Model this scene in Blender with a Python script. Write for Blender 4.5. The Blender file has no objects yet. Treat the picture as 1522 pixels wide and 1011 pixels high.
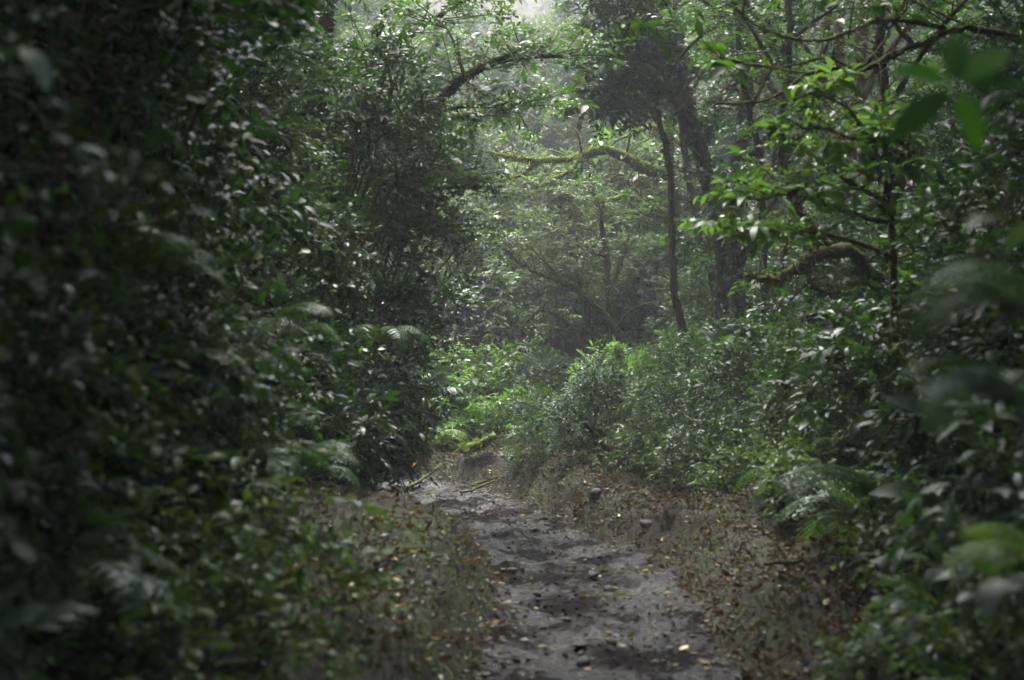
import bpy, math, random
import numpy as np
from mathutils import Vector

# ------------------------------------------------------------------ camera, sky, sun, exposure
scn = bpy.context.scene
COL = scn.collection
CAM_Z = 1.6
FPX = 2114.0                       # focal length of the photograph in its own pixels (50 mm lens)
cam_d = bpy.data.cameras.new('camera')
cam_d.lens = 50.0
cam_d.sensor_width = 36.0
cam_d.clip_start = 0.05
cam_d.clip_end = 500.0
cam_d.dof.use_dof = True
cam_d.dof.focus_distance = 17.0
cam_d.dof.aperture_fstop = 2.0
cam = bpy.data.objects.new('camera', cam_d)
COL.objects.link(cam)
cam.location = (0, 0, CAM_Z)
cam.rotation_euler = (math.radians(90), 0, 0)
scn.camera = cam

SUN_EL, SUN_AZ = math.radians(70), math.radians(-8)      # azimuth from +Y towards +X
w = bpy.data.worlds.new('World')
scn.world = w
w.use_nodes = True
nt = w.node_tree
nt.nodes.clear()
o_ = nt.nodes.new('ShaderNodeOutputWorld')
bg = nt.nodes.new('ShaderNodeBackground')
sky = nt.nodes.new('ShaderNodeTexSky')
sky.sky_type = 'NISHITA'
sky.sun_disc = False
sky.sun_elevation = SUN_EL
sky.sun_rotation = SUN_AZ
sky.air_density = 1.0
sky.dust_density = 4.0
hs = nt.nodes.new('ShaderNodeHueSaturation')
hs.inputs['Saturation'].default_value = 0.75         # overcast: a grey-white sky
nt.links.new(sky.outputs[0], hs.inputs['Color'])
nt.links.new(hs.outputs[0], bg.inputs['Color'])
bg.inputs['Strength'].default_value = 0.15
nt.links.new(bg.outputs[0], o_.inputs[0])

sun_d = bpy.data.lights.new('sun', 'SUN')
sun_d.energy = 3.0
sun_d.angle = math.radians(40)
sun_d.color = (1.0, 0.98, 0.94)
sun = bpy.data.objects.new('sun', sun_d)
COL.objects.link(sun)
sdir = Vector((math.sin(SUN_AZ) * math.cos(SUN_EL), math.cos(SUN_AZ) * math.cos(SUN_EL), math.sin(SUN_EL)))
sun.rotation_euler = (-sdir).to_track_quat('-Z', 'Y').to_euler()
sun.location = (0, 20, 30)

scn.view_settings.view_transform = 'Standard'
scn.view_settings.look = 'None'
scn.view_settings.exposure = 2.32
scn.view_settings.gamma = 1.0
scn.view_settings.use_curve_mapping = False
scn.render.engine = 'CYCLES'
cy = scn.cycles
cy.use_light_tree = False
cy.debug_use_spatial_splits = True
cy.max_bounces = 4
cy.diffuse_bounces = 1
cy.glossy_bounces = 1
cy.transmission_bounces = 2
cy.transparent_max_bounces = 4
cy.volume_bounces = 0
cy.caustics_reflective = False
cy.caustics_refractive = False
cy.sample_clamp_indirect = 4.0
cy.use_adaptive_sampling = True
cy.adaptive_threshold = 0.02
cy.use_denoising = True
try:
    cy.denoiser = 'OPENIMAGEDENOISE'
    cy.denoising_input_passes = 'RGB_ALBEDO_NORMAL'
    cy.denoising_prefilter = 'ACCURATE'
except Exception:
    pass

# ------------------------------------------------------------------ helpers
def at(px, py, Y):
    """point of the place seen at photo pixel (px, py) when it stands Y metres ahead"""
    return np.array([(px - 761.0) * Y / FPX, Y, CAM_Z - (py - 505.5) * Y / FPX])

UP = np.array([0, 0, 1.0])

def unit(v):
    return v / np.maximum(np.linalg.norm(v, axis=-1, keepdims=True), 1e-9)

class Geo:
    def __init__(s):
        s.v, s.f, s.n = [], [], 0
    def add(s, v, f):
        v = np.asarray(v, np.float32).reshape(-1, 3)
        f = np.asarray(f, np.int32).reshape(-1, 3)
        s.v.append(v); s.f.append(f + s.n); s.n += len(v)
    def mesh(s, name, mat, smooth=True):
        me = bpy.data.meshes.new(name)
        if s.n == 0:
            return me
        v = np.concatenate(s.v); f = np.concatenate(s.f)
        me.vertices.add(len(v)); me.vertices.foreach_set('co', v.ravel())
        me.loops.add(f.size); me.loops.foreach_set('vertex_index', f.ravel())
        me.polygons.add(len(f))
        me.polygons.foreach_set('loop_start', np.arange(0, f.size, 3, dtype=np.int32))
        if smooth:
            me.polygons.foreach_set('use_smooth', np.ones(len(f), bool))
        me.update(calc_edges=True)
        me.validate()
        for m in (mat if isinstance(mat, (list, tuple)) else [mat]):
            me.materials.append(m)
        return me

def link(name, me, parent=None, loc=(0, 0, 0), rz=0.0, sc=1.0, kind=None, label=None):
    o = bpy.data.objects.new(name, me)
    COL.objects.link(o)
    o.location = loc
    o.rotation_euler = (0, 0, rz)
    o.scale = (sc, sc, sc) if not hasattr(sc, '__len__') else sc
    if parent is not None:
        o.parent = parent
    if kind:
        o['kind'] = kind
    if label:
        o['label'] = label
    return o

def tag(o, label, cat, group=None):
    o['label'] = label; o['category'] = cat
    if group:
        o['group'] = group
    return o

def thing(name, label, cat, loc=(0, 0, 0), rz=0.0, sc=1.0, group=None, tilt=(0, 0)):
    o = link(name, None, None, loc, rz, sc)
    o.rotation_mode = 'ZYX'
    o.rotation_euler = (tilt[0], tilt[1], rz)
    return tag(o, label, cat, group)

ORD = ['first', 'second', 'third', 'fourth', 'fifth', 'sixth', 'seventh', 'eighth', 'ninth', 'tenth', 'eleventh',
       'twelfth', 'thirteenth', 'fourteenth', 'fifteenth', 'sixteenth', 'seventeenth', 'eighteenth', 'nineteenth', 'twentieth']

# value noise
_r = np.random.default_rng(77)
_T = _r.random((256, 256))
def vnoise(x, y):
    xi = np.floor(x).astype(int); yi = np.floor(y).astype(int)
    fx = x - xi; fy = y - yi
    fx = fx * fx * (3 - 2 * fx); fy = fy * fy * (3 - 2 * fy)
    g = lambda a, b: _T[a & 255, b & 255]
    return (g(xi, yi) * (1 - fx) + g(xi + 1, yi) * fx) * (1 - fy) + (g(xi, yi + 1) * (1 - fx) + g(xi + 1, yi + 1) * fx) * fy - 0.5
def fbm(x, y, oct=4):
    s = 0; a = 1.0
    for k in range(oct):
        s = s + a * vnoise(x * 2 ** k + 17 * k, y * 2 ** k + 31 * k); a *= 0.5
    return s

# ------------------------------------------------------------------ materials
def new_mat(name):
    m = bpy.data.materials.new(name)
    m.use_nodes = True
    t = m.node_tree
    t.nodes.clear()
    out = t.nodes.new('ShaderNodeOutputMaterial')
    return m, t, out

def ramp(t, stops, interp='LINEAR'):
    r = t.nodes.new('ShaderNodeValToRGB')
    r.color_ramp.interpolation = interp
    el = r.color_ramp.elements
    while len(el) < len(stops):
        el.new(0.5)
    for e, (p, c) in zip(el, stops):
        e.position = p; e.color = (*c, 1)
    return r

def leaf_mat(name, stops, rough=(0.28, 0.5), transl=0.25, tcol=(0.16, 0.30, 0.02), spec=0.5):
    m, t, out = new_mat(name)
    L = t.links.new
    geo = t.nodes.new('ShaderNodeNewGeometry')
    oi = t.nodes.new('ShaderNodeObjectInfo')
    rp = ramp(t, stops)
    L(geo.outputs['Random Per Island'], rp.inputs[0])
    # each plant a slightly different green
    hsv = t.nodes.new('ShaderNodeHueSaturation')
    L(rp.outputs[0], hsv.inputs['Color'])
    mh = t.nodes.new('ShaderNodeMapRange'); mh.inputs['To Min'].default_value = 0.485; mh.inputs['To Max'].default_value = 0.515
    mv = t.nodes.new('ShaderNodeMapRange'); mv.inputs['To Min'].default_value = 0.8; mv.inputs['To Max'].default_value = 1.25
    L(oi.outputs['Random'], mh.inputs[0]); L(mh.outputs[0], hsv.inputs['Hue'])
    L(oi.outputs['Random'], mv.inputs[0]); L(mv.outputs[0], hsv.inputs['Value'])
    p = t.nodes.new('ShaderNodeBsdfPrincipled')
    L(hsv.outputs[0], p.inputs['Base Color'])
    mr = t.nodes.new('ShaderNodeMapRange'); mr.inputs['To Min'].default_value = rough[0]; mr.inputs['To Max'].default_value = rough[1]
    ml = t.nodes.new('ShaderNodeMath'); ml.operation = 'MULTIPLY'; ml.inputs[1].default_value = 7.31
    fr = t.nodes.new('ShaderNodeMath'); fr.operation = 'FRACT'
    L(geo.outputs['Random Per Island'], ml.inputs[0]); L(ml.outputs[0], fr.inputs[0]); L(fr.outputs[0], mr.inputs[0])
    L(mr.outputs[0], p.inputs['Roughness'])
    m2 = t.nodes.new('ShaderNodeMath'); m2.operation = 'MULTIPLY'; m2.inputs[1].default_value = 23.7
    f2 = t.nodes.new('ShaderNodeMath'); f2.operation = 'FRACT'
    ms = t.nodes.new('ShaderNodeMapRange'); ms.inputs['To Min'].default_value = spec * .15; ms.inputs['To Max'].default_value = spec * 1.5
    L(geo.outputs['Random Per Island'], m2.inputs[0]); L(m2.outputs[0], f2.inputs[0]); L(f2.outputs[0], ms.inputs[0]); L(ms.outputs[0], p.inputs['Specular IOR Level'])
    tr = t.nodes.new('ShaderNodeBsdfTranslucent'); tr.inputs['Color'].default_value = (*tcol, 1)
    mx = t.nodes.new('ShaderNodeMixShader'); mx.inputs[0].default_value = transl
    L(p.outputs[0], mx.inputs[1]); L(tr.outputs[0], mx.inputs[2]); L(mx.outputs[0], out.inputs[0])
    return m

def bark_mat(name, c1, c2, moss=(0.10, 0.11, 0.015), amount=0.5, scale=9.0, up=0.35):
    m, t, out = new_mat(name)
    L = t.links.new
    tc = t.nodes.new('ShaderNodeTexCoord')
    n1 = t.nodes.new('ShaderNodeTexNoise'); n1.inputs['Scale'].default_value = scale; n1.inputs['Detail'].default_value = 8
    mp = t.nodes.new('ShaderNodeMapping'); mp.inputs['Scale'].default_value = (1, 1, 0.35)
    L(tc.outputs['Object'], mp.inputs[0]); L(mp.outputs[0], n1.inputs['Vector'])
    r1 = ramp(t, [(0.3, c1), (0.7, c2)]); L(n1.outputs[0], r1.inputs[0])
    n2 = t.nodes.new('ShaderNodeTexNoise'); n2.inputs['Scale'].default_value = 3.2; n2.inputs['Detail'].default_value = 6
    L(tc.outputs['Object'], n2.inputs['Vector'])
    geo = t.nodes.new('ShaderNodeNewGeometry'); sx = t.nodes.new('ShaderNodeSeparateXYZ'); L(geo.outputs['Normal'], sx.inputs[0])
    ad = t.nodes.new('ShaderNodeMath'); ad.operation = 'MULTIPLY_ADD'; ad.inputs[1].default_value = up
    L(sx.outputs['Z'], ad.inputs[0]); L(n2.outputs[0], ad.inputs[2])
    r2 = ramp(t, [(0.5 - 0.25 * amount + 0.1 - amount * 0.2, (0, 0, 0)), (0.72 - 0.3 * amount, (1, 1, 1))]); L(ad.outputs[0], r2.inputs[0])
    n3 = t.nodes.new('ShaderNodeTexNoise'); n3.inputs['Scale'].default_value = 60; L(tc.outputs['Object'], n3.inputs['Vector'])
    r3 = ramp(t, [(0.3, tuple(0.45 * x for x in moss)), (0.75, tuple(1.5 * x for x in moss))]); L(n3.outputs[0], r3.inputs[0])
    mc = t.nodes.new('ShaderNodeMix'); mc.data_type = 'RGBA'
    L(r2.outputs[0], mc.inputs[0]); L(r1.outputs[0], mc.inputs[6]); L(r3.outputs[0], mc.inputs[7])
    p = t.nodes.new('ShaderNodeBsdfPrincipled'); p.inputs['Roughness'].default_value = 0.95
    p.inputs['Specular IOR Level'].default_value = 0.3
    L(mc.outputs[2], p.inputs['Base Color'])
    bp = t.nodes.new('ShaderNodeBump'); bp.inputs['Strength'].default_value = 0.8; bp.inputs['Distance'].default_value = 0.02
    ma = t.nodes.new('ShaderNodeMath'); ma.operation = 'ADD'; L(n1.outputs[0], ma.inputs[0]); L(n3.outputs[0], ma.inputs[1])
    L(ma.outputs[0], bp.inputs['Height']); L(bp.outputs[0], p.inputs['Normal'])
    L(p.outputs[0], out.inputs[0])
    return m

M = {}
G = lambda *a: tuple(a)
M['glossy'] = leaf_mat('dark_glossy_leaf', [(0, G(0.0096, 0.0204, 0.0096)), (.45, G(0.0168, 0.0348, 0.0156)), (.9, G(0.027, 0.051, 0.0192)), (.985, G(0.042, 0.078, 0.018)), (1, G(0.12, 0.102, 0.018))], (0.40, 0.62), .16, (.06, .19, .008), .5)
M['mid'] = leaf_mat('mid_green_leaf', [(0, G(0.01496, 0.0306, 0.0136)), (.5, G(0.0238, 0.051, 0.017)), (.93, G(0.0408, 0.0816, 0.0204)), (1, G(0.1496, 0.1292, 0.0204))], (0.42, 0.62), .25, (.10, .26, .012), .45)
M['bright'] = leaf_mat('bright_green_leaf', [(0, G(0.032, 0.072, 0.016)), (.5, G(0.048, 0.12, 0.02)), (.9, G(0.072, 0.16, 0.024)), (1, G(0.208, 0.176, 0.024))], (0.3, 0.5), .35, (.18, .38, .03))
M['fine'] = leaf_mat('grey_green_fine_leaf', [(0, G(.03, .05, .028)), (.5, G(.045, .075, .035)), (.95, G(.07, .11, .045)), (1, G(.2, .17, .05))], (0.5, 0.7), .25, (.13, .24, .04), .4)
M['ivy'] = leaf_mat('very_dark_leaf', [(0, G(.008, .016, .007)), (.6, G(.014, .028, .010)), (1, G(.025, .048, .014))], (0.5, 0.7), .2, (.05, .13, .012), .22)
M['rosettelit'] = leaf_mat('painted_lit_rosette_leaf', [(0, G(.03, .10, .008)), (1, G(.04, .13, .01))], (0.6, 0.7), .6, (.14, .5, .006), .15)  # brighter copy of the rosette leaf, light falling on it painted in
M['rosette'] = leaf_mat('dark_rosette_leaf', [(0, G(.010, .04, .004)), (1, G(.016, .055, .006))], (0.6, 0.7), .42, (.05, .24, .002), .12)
M['pale'] = leaf_mat('painted_skylit_leaf', [(0, G(.06, .09, .06)), (.7, G(.09, .13, .085)), (.9, G(.10, .17, .04)), (1, G(.2, .2, .05))], (0.35, 0.5), .25, (.14, .28, .05), .6)  # paleness stands in for skylight that the canopy keeps off these leaves
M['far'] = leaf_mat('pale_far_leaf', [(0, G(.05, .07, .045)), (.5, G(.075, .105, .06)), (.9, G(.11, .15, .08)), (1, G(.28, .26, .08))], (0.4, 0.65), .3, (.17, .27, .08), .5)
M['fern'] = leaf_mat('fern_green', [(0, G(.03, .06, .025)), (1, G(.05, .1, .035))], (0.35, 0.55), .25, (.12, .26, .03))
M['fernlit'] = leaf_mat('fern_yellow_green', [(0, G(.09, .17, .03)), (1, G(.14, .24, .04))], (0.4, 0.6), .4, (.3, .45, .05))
M['herb'] = leaf_mat('herb_green', [(0, G(0.02, 0.04, 0.0144)), (.5, G(0.036, 0.068, 0.02)), (.85, G(0.064, 0.104, 0.024)), (1, G(0.16, 0.16, 0.04))], (0.35, 0.55), .25, (.15, .28, .03), .3)
M['litter'] = leaf_mat('dead_leaf', [(0, G(0.01125, 0.006188, 0.003938)), (.4, G(0.02363, 0.0135, 0.007312)), (.75, G(0.04219, 0.02644, 0.01462)), (.9, G(0.07875, 0.05906, 0.03375)), (.965, G(0.1575, 0.1125, 0.03375)), (1, G(0.2025, 0.1519, 0.0225))], (0.3, 0.6), .1, (.2, .12, .03), .14)
M['flecks'] = leaf_mat('trodden_leaf_scrap', [(0, G(0.0195, 0.013, 0.0091)), (.4, G(0.0455, 0.0325, 0.02275)), (.7, G(0.0845, 0.0715, 0.04875)), (.88, G(0.156, 0.1235, 0.0455)), (1, G(0.221, 0.1755, 0.0455))], (0.4, 0.65), .1, (.2, .14, .04), .16)
M['yellow'] = leaf_mat('fallen_yellow_leaf', [(0, G(.42, .30, .03)), (1, G(.5, .36, .05))], (0.35, 0.5), .2, (.5, .35, .03))
M['orange'] = leaf_mat('withered_orange_leaf', [(0, G(.42, .20, .07)), (1, G(.5, .26, .1))], (0.4, 0.6), .3, (.6, .3, .08))
M['brownfrond'] = leaf_mat('withered_brown_frond', [(0, G(.03, .018, .010)), (1, G(.065, .042, .022))], (0.5, 0.7), .2, (.15, .08, .03))
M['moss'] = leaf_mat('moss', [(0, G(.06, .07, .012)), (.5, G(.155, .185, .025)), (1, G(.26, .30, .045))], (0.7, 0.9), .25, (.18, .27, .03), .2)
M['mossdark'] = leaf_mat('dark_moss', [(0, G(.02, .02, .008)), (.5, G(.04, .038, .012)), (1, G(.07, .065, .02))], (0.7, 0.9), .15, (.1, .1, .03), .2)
M['bankmoss'] = leaf_mat('bank_moss', [(0, G(.016, .017, .007)), (.4, G(.034, .042, .011)), (1, G(.062, .078, .018))], (0.6, 0.9), .15, (.12, .16, .03), .2)
M['bark'] = bark_mat('dark_wet_bark', (.012, .011, .010), (.05, .045, .04), (.05, .055, .015), .35)
M['barkmoss'] = bark_mat('mossy_bark', (.02, .018, .014), (.07, .06, .045), (.12, .15, .022), .5)
M['barkolive'] = bark_mat('olive_mossy_bark', (.02, .018, .014), (.08, .07, .055), (.085, .085, .02), .6)
M['barkdim'] = bark_mat('dark_bark_with_moss', (.012, .011, .010), (.05, .045, .035), (.09, .10, .018), .45)
M['barkred'] = bark_mat('reddish_bark', (.05, .025, .012), (.13, .07, .035), (.07, .07, .02), .3)
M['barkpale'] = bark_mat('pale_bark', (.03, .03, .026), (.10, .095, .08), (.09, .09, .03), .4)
M['stem'] = bark_mat('thin_stem', (.02, .02, .012), (.06, .055, .03), (.06, .065, .02), .3)

def ground_mat(name, path):
    m, t, out = new_mat(name)
    L = t.links.new
    tc = t.nodes.new('ShaderNodeTexCoord')
    def noise(sc, det=6, rough=.6):
        n = t.nodes.new('ShaderNodeTexNoise'); n.inputs['Scale'].default_value = sc; n.inputs['Detail'].default_value = det
        n.inputs['Roughness'].default_value = rough
        L(tc.outputs['Object'], n.inputs['Vector']); return n
    a, b, c = noise(1.6), noise(14, 8, .7), noise(70, 4)
    p = t.nodes.new('ShaderNodeBsdfPrincipled')
    mc = t.nodes.new('ShaderNodeMix'); mc.data_type = 'RGBA'
    if path:
        r1 = ramp(t, [(.36, (.0022, .0019, .0022)), (.5, (.0062, .0056, .006)), (.66, (.026, .024, .025))])
        L(b.outputs[0], r1.inputs[0])
        r2 = ramp(t, [(.35, (.004, .0034, .0034)), (.7, (.011, .0097, .0095))]); L(a.outputs[0], r2.inputs[0])
        mc.inputs[0].default_value = .45
        L(r1.outputs[0], mc.inputs[6]); L(r2.outputs[0], mc.inputs[7])
        # wet and drier mud
        ma = t.nodes.new('ShaderNodeMath'); ma.operation = 'ADD'; ma.inputs[1].default_value = 0
        mul = t.nodes.new('ShaderNodeMath'); mul.operation = 'MULTIPLY_ADD'; mul.inputs[1].default_value = .5
        L(b.outputs[0], mul.inputs[0]); L(a.outputs[0], mul.inputs[2])
        rr = t.nodes.new('ShaderNodeMapRange'); rr.inputs['From Min'].default_value = .62; rr.inputs['From Max'].default_value = .88
        rr.inputs['To Min'].default_value = .2; rr.inputs['To Max'].default_value = .75
        L(mul.outputs[0], rr.inputs[0]); L(rr.outputs[0], p.inputs['Roughness'])
        sr = t.nodes.new('ShaderNodeMapRange'); sr.inputs['From Min'].default_value = .6; sr.inputs['From Max'].default_value = .8
        sr.inputs['To Min'].default_value = .5; sr.inputs['To Max'].default_value = .02
        L(mul.outputs[0], sr.inputs[0]); L(sr.outputs[0], p.inputs['Specular IOR Level'])
    else:
        r1 = ramp(t, [(.3, (.007, .005, .0035)), (.55, (.018, .013, .008)), (.8, (.035, .026, .016))])
        L(b.outputs[0], r1.inputs[0])
        r2 = ramp(t, [(.3, (.010, .012, .005)), (.7, (.036, .042, .011))]); L(c.outputs[0], r2.inputs[0])
        rm = ramp(t, [(.45, (0, 0, 0)), (.6, (1, 1, 1))]); L(a.outputs[0], rm.inputs[0])
        L(rm.outputs[0], mc.inputs[0]); L(r1.outputs[0], mc.inputs[6]); L(r2.outputs[0], mc.inputs[7])
        p.inputs['Roughness'].default_value = .8
        p.inputs['Specular IOR Level'].default_value = .3
    L(mc.outputs[2], p.inputs['Base Color'])
    bp = t.nodes.new('ShaderNodeBump'); bp.inputs['Strength'].default_value = .9; bp.inputs['Distance'].default_value = .03
    s = t.nodes.new('ShaderNodeMath'); s.operation = 'MULTIPLY_ADD'; s.inputs[1].default_value = .35
    L(c.outputs[0], s.inputs[0]); L(b.outputs[0], s.inputs[2]); L(s.outputs[0], bp.inputs['Height'])
    L(bp.outputs[0], p.inputs['Normal'])
    L(p.outputs[0], out.inputs[0])
    return m
M['mud'] = ground_mat('wet_mud', True)
M['soil'] = ground_mat('mossy_soil', False)

def simple(name, col, rough, spec=.5, bump=0, bscale=20, var=.4):
    m, t, out = new_mat(name)
    p = t.nodes.new('ShaderNodeBsdfPrincipled')
    n = t.nodes.new('ShaderNodeTexNoise'); n.inputs['Scale'].default_value = bscale; n.inputs['Detail'].default_value = 6
    tc = t.nodes.new('ShaderNodeTexCoord'); t.links.new(tc.outputs['Object'], n.inputs['Vector'])
    r = ramp(t, [(.3, tuple(x * (1 - var) for x in col)), (.7, tuple(x * (1 + var) for x in col))]); t.links.new(n.outputs[0], r.inputs[0])
    t.links.new(r.outputs[0], p.inputs['Base Color'])
    p.inputs['Roughness'].default_value = rough; p.inputs['Specular IOR Level'].default_value = spec
    if bump:
        b = t.nodes.new('ShaderNodeBump'); b.inputs['Strength'].default_value = bump; b.inputs['Distance'].default_value = .01
        t.links.new(n.outputs[0], b.inputs['Height']); t.links.new(b.outputs[0], p.inputs['Normal'])
    t.links.new(p.outputs[0], out.inputs[0])
    return m
M['stone'] = simple('wet_dark_stone', (.022, .020, .019), .5, .45, .7, 18)
M['pebble'] = simple('path_grit', (.05, .045, .042), .7, .2, .3, 40, .6)
M['puddle'] = simple('puddle_water', (.03, .032, .02), .08, .5, .04, 14, .3)

# ------------------------------------------------------------------ geometry kit
def leaf_T(L=1.0, W=.42, fold=.10, curl=.10, rows=(.3, .7), prof=None):
    """one leaf along +Y, face up +Z, base at the origin; folded along its midrib, drooping to the tip"""
    v = [(0, 0, 0)]
    widths = prof or [math.sin(math.pi * r ** .85) for r in rows]
    for r, k in zip(rows, widths):
        z = curl * L * (r * (1 - r) * 2.2 - r * r * .9)
        hw = W * L * .5 * k
        v += [(-hw, r * L, z + fold * hw * 2), (0, r * L, z), (hw, r * L, z + fold * hw * 2)]
    v.append((0, L, -curl * L * .9))
    f = [(0, 2, 1), (0, 3, 2)]
    n = len(rows)
    for i in range(n - 1):
        a = 1 + 3 * i; b = a + 3
        f += [(a, a + 1, b), (a + 1, b + 1, b), (a + 1, a + 2, b + 1), (a + 2, b + 2, b + 1)]
    a = 1 + 3 * (n - 1); t = len(v) - 1
    f += [(a, a + 1, t), (a + 1, a + 2, t)]
    return np.array(v, float), np.array(f)

LEAF_OVAL = leaf_T(1, .44, .12, .12)                         # 8 triangles
LEAF_LANCE = leaf_T(1, .30, .10, .16, (.2, .5, .8), [.75, 1, .62])
LEAF_SMALL = leaf_T(1, .50, .08, .08, (.45,), [1])           # 4 triangles
LEAF_BROAD = leaf_T(1, .5, .10, .18, (.12, .3, .5, .7, .88), [.55, .93, 1, .78, .4])
LEAF_LEAFLET = leaf_T(1, .42, .10, .10, (.12, .3, .5, .7, .88), [.45, .85, 1, .8, .42])
LEAF_DEAD8 = leaf_T(1, .46, .3, -.3, (.2, .5, .8), [.7, 1, .65])
LEAF_FLAT = leaf_T(1, .5, .06, .05, (.35, .75), [1, .75])
LEAF_DEAD = leaf_T(1, .5, .35, -.25, (.35, .75), [1, .75])
BLADE = (np.array([(-.5, 0, 0), (.5, 0, 0), (0, 1, 0)], float) * np.array([.14, 1, 1]), np.array([(0, 1, 2)]))

def place(T, pos, d, nrm, sc):
    """copies of template T at pos, its Y along d, its Z near nrm"""
    V, F = T
    d = unit(d)
    x = unit(np.cross(d, nrm)); z = np.cross(x, d)
    sc = np.broadcast_to(np.asarray(sc, float), (len(pos),))
    out = pos[:, None, :] + sc[:, None, None] * (V[None, :, 0:1] * x[:, None] + V[None, :, 1:2] * d[:, None] + V[None, :, 2:3] * z[:, None])
    f = F[None] + (np.arange(len(pos)) * len(V))[:, None, None]
    return out.reshape(-1, 3), f.reshape(-1, 3)

_pr = np.array([(math.cos(a), math.sin(a)) for a in (0, 2.094, 4.189)])
def sticks(g, A, B, ra, rb):
    A = np.asarray(A, float); B = np.asarray(B, float)
    if len(A) == 0:
        return
    d = unit(B - A)
    ref = np.where(np.abs(d[:, 2:3]) > .9, np.array([[1., 0, 0]]), UP[None])
    x = unit(np.cross(d, ref)); y = np.cross(d, x)
    ring = _pr[None, :, 0:1] * x[:, None] + _pr[None, :, 1:2] * y[:, None]
    ra = np.broadcast_to(np.asarray(ra, float), (len(A),)); rb = np.broadcast_to(np.asarray(rb, float), (len(A),))
    v = np.concatenate([A[:, None] + ring * ra[:, None, None], B[:, None] + ring * rb[:, None, None]], 1)
    F = np.array([(0, 1, 4), (0, 4, 3), (1, 2, 5), (1, 5, 4), (2, 0, 3), (2, 3, 5)])
    f = F[None] + (np.arange(len(A)) * 6)[:, None, None]
    g.add(v, f)

def spline(P, n=8):
    P = np.asarray(P, float)
    Q = np.vstack([2 * P[0] - P[1], P, 2 * P[-1] - P[-2]])
    out = []
    for i in range(1, len(Q) - 2):
        a, b, c, d = Q[i - 1], Q[i], Q[i + 1], Q[i + 2]
        for k in range(n):
            t = k / n
            out.append(.5 * ((2 * b) + (c - a) * t + (2 * a - 5 * b + 4 * c - d) * t * t + (3 * b - a - 3 * c + d) * t ** 3))
    out.append(P[-1])
    return np.array(out)

def tube(g, P, r0, r1, sides=7, rng=None, lump=.12, wob=0.0, n=8, power=1.0, flare=0):
    """round limb through the points P; returns its centre line and radii"""
    S = spline(P, n) if len(P) > 1 else np.asarray(P)
    k = len(S)
    tt = np.linspace(0, 1, k)
    R = r0 + (r1 - r0) * tt ** power
    if flare:
        R = R * (1 + flare * np.exp(-tt * 14))
    if rng is not None:
        if wob:
            j = rng.normal(0, wob, (k, 3)); j[0] = 0
            S = S + np.cumsum(j, 0) * .35 + j * .5
        R = R * (1 + rng.uniform(-lump, lump, k))
    T = unit(np.gradient(S, axis=0))
    ref = np.array([1., 0, 0]) if abs(T[0][2]) > .8 else UP
    x = unit(np.cross(T[0], ref)[None])[0]
    vs = []
    an = np.linspace(0, 2 * math.pi, sides, endpoint=False)
    for i in range(k):
        x = x - T[i] * np.dot(x, T[i]); x = x / max(np.linalg.norm(x), 1e-9)
        y = np.cross(T[i], x)
        rr = R[i] * (1 + (rng.uniform(-lump, lump, sides) * .7 if rng is not None else 0))
        vs.append(S[i] + (np.cos(an) * rr)[:, None] * x if False else S[i] + np.outer(np.cos(an) * rr, x) + np.outer(np.sin(an) * rr, y))
    v = np.concatenate(vs + [S[-1:] + T[-1] * R[-1] * .6, S[:1]])
    f = []
    for i in range(k - 1):
        for s in range(sides):
            a = i * sides + s; b = i * sides + (s + 1) % sides
            f += [(a, b, b + sides), (a, b + sides, a + sides)]
    e = (k - 1) * sides
    for s in range(sides):
        f.append((e + s, e + (s + 1) % sides, k * sides))
        f.append((s, k * sides + 1, (s + 1) % sides))
    g.add(v, f)
    return S, R

def sprays(g, gs, rng, O, D, ln, k, T, size, droop=.25, flat=.55, spread=.85, twig=.0035, out=.35):
    """leafy twigs: from each origin O along D, k leaves in two ranks; g leaves, gs twigs"""
    m = len(O)
    if m == 0:
        return
    D = unit(D)
    ln = np.broadcast_to(np.asarray(ln, float), (m,)) * rng.uniform(.7, 1.3, m)
    side = unit(np.cross(D, UP) + rng.normal(0, .25, (m, 3)))
    pos, dr, nr = [], [], []
    for i in range(k):
        s = .12 + .88 * (i + .5) / k
        p = O + D * (ln * s)[:, None] - UP * (droop * ln * s * s)[:, None]
        sg = 1 if i % 2 else -1
        if i == k - 1:
            dd = D + rng.normal(0, .2, (m, 3)) - UP * droop * .6
        else:
            dd = D * .5 + side * sg * spread + rng.normal(0, .28, (m, 3)) - UP * .22
        pos.append(p); dr.append(dd)
        nr.append(UP + D * out + rng.normal(0, flat, (m, 3)))
    pos = np.concatenate(pos); dr = np.concatenate(dr); nr = np.concatenate(nr)
    sz = size * rng.uniform(.6, 1.2, len(pos)) * np.tile(np.exp(rng.normal(0, .28, m)), k)
    keep = rng.random(len(pos)) > .08
    v, f = place(T, pos[keep], dr[keep], nr[keep], sz[keep])
    g.add(v, f)
    if gs is not None:
        sticks(gs, O, O + D * (ln * .95)[:, None] - UP * (droop * ln * .9)[:, None], twig, twig * .5)

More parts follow.
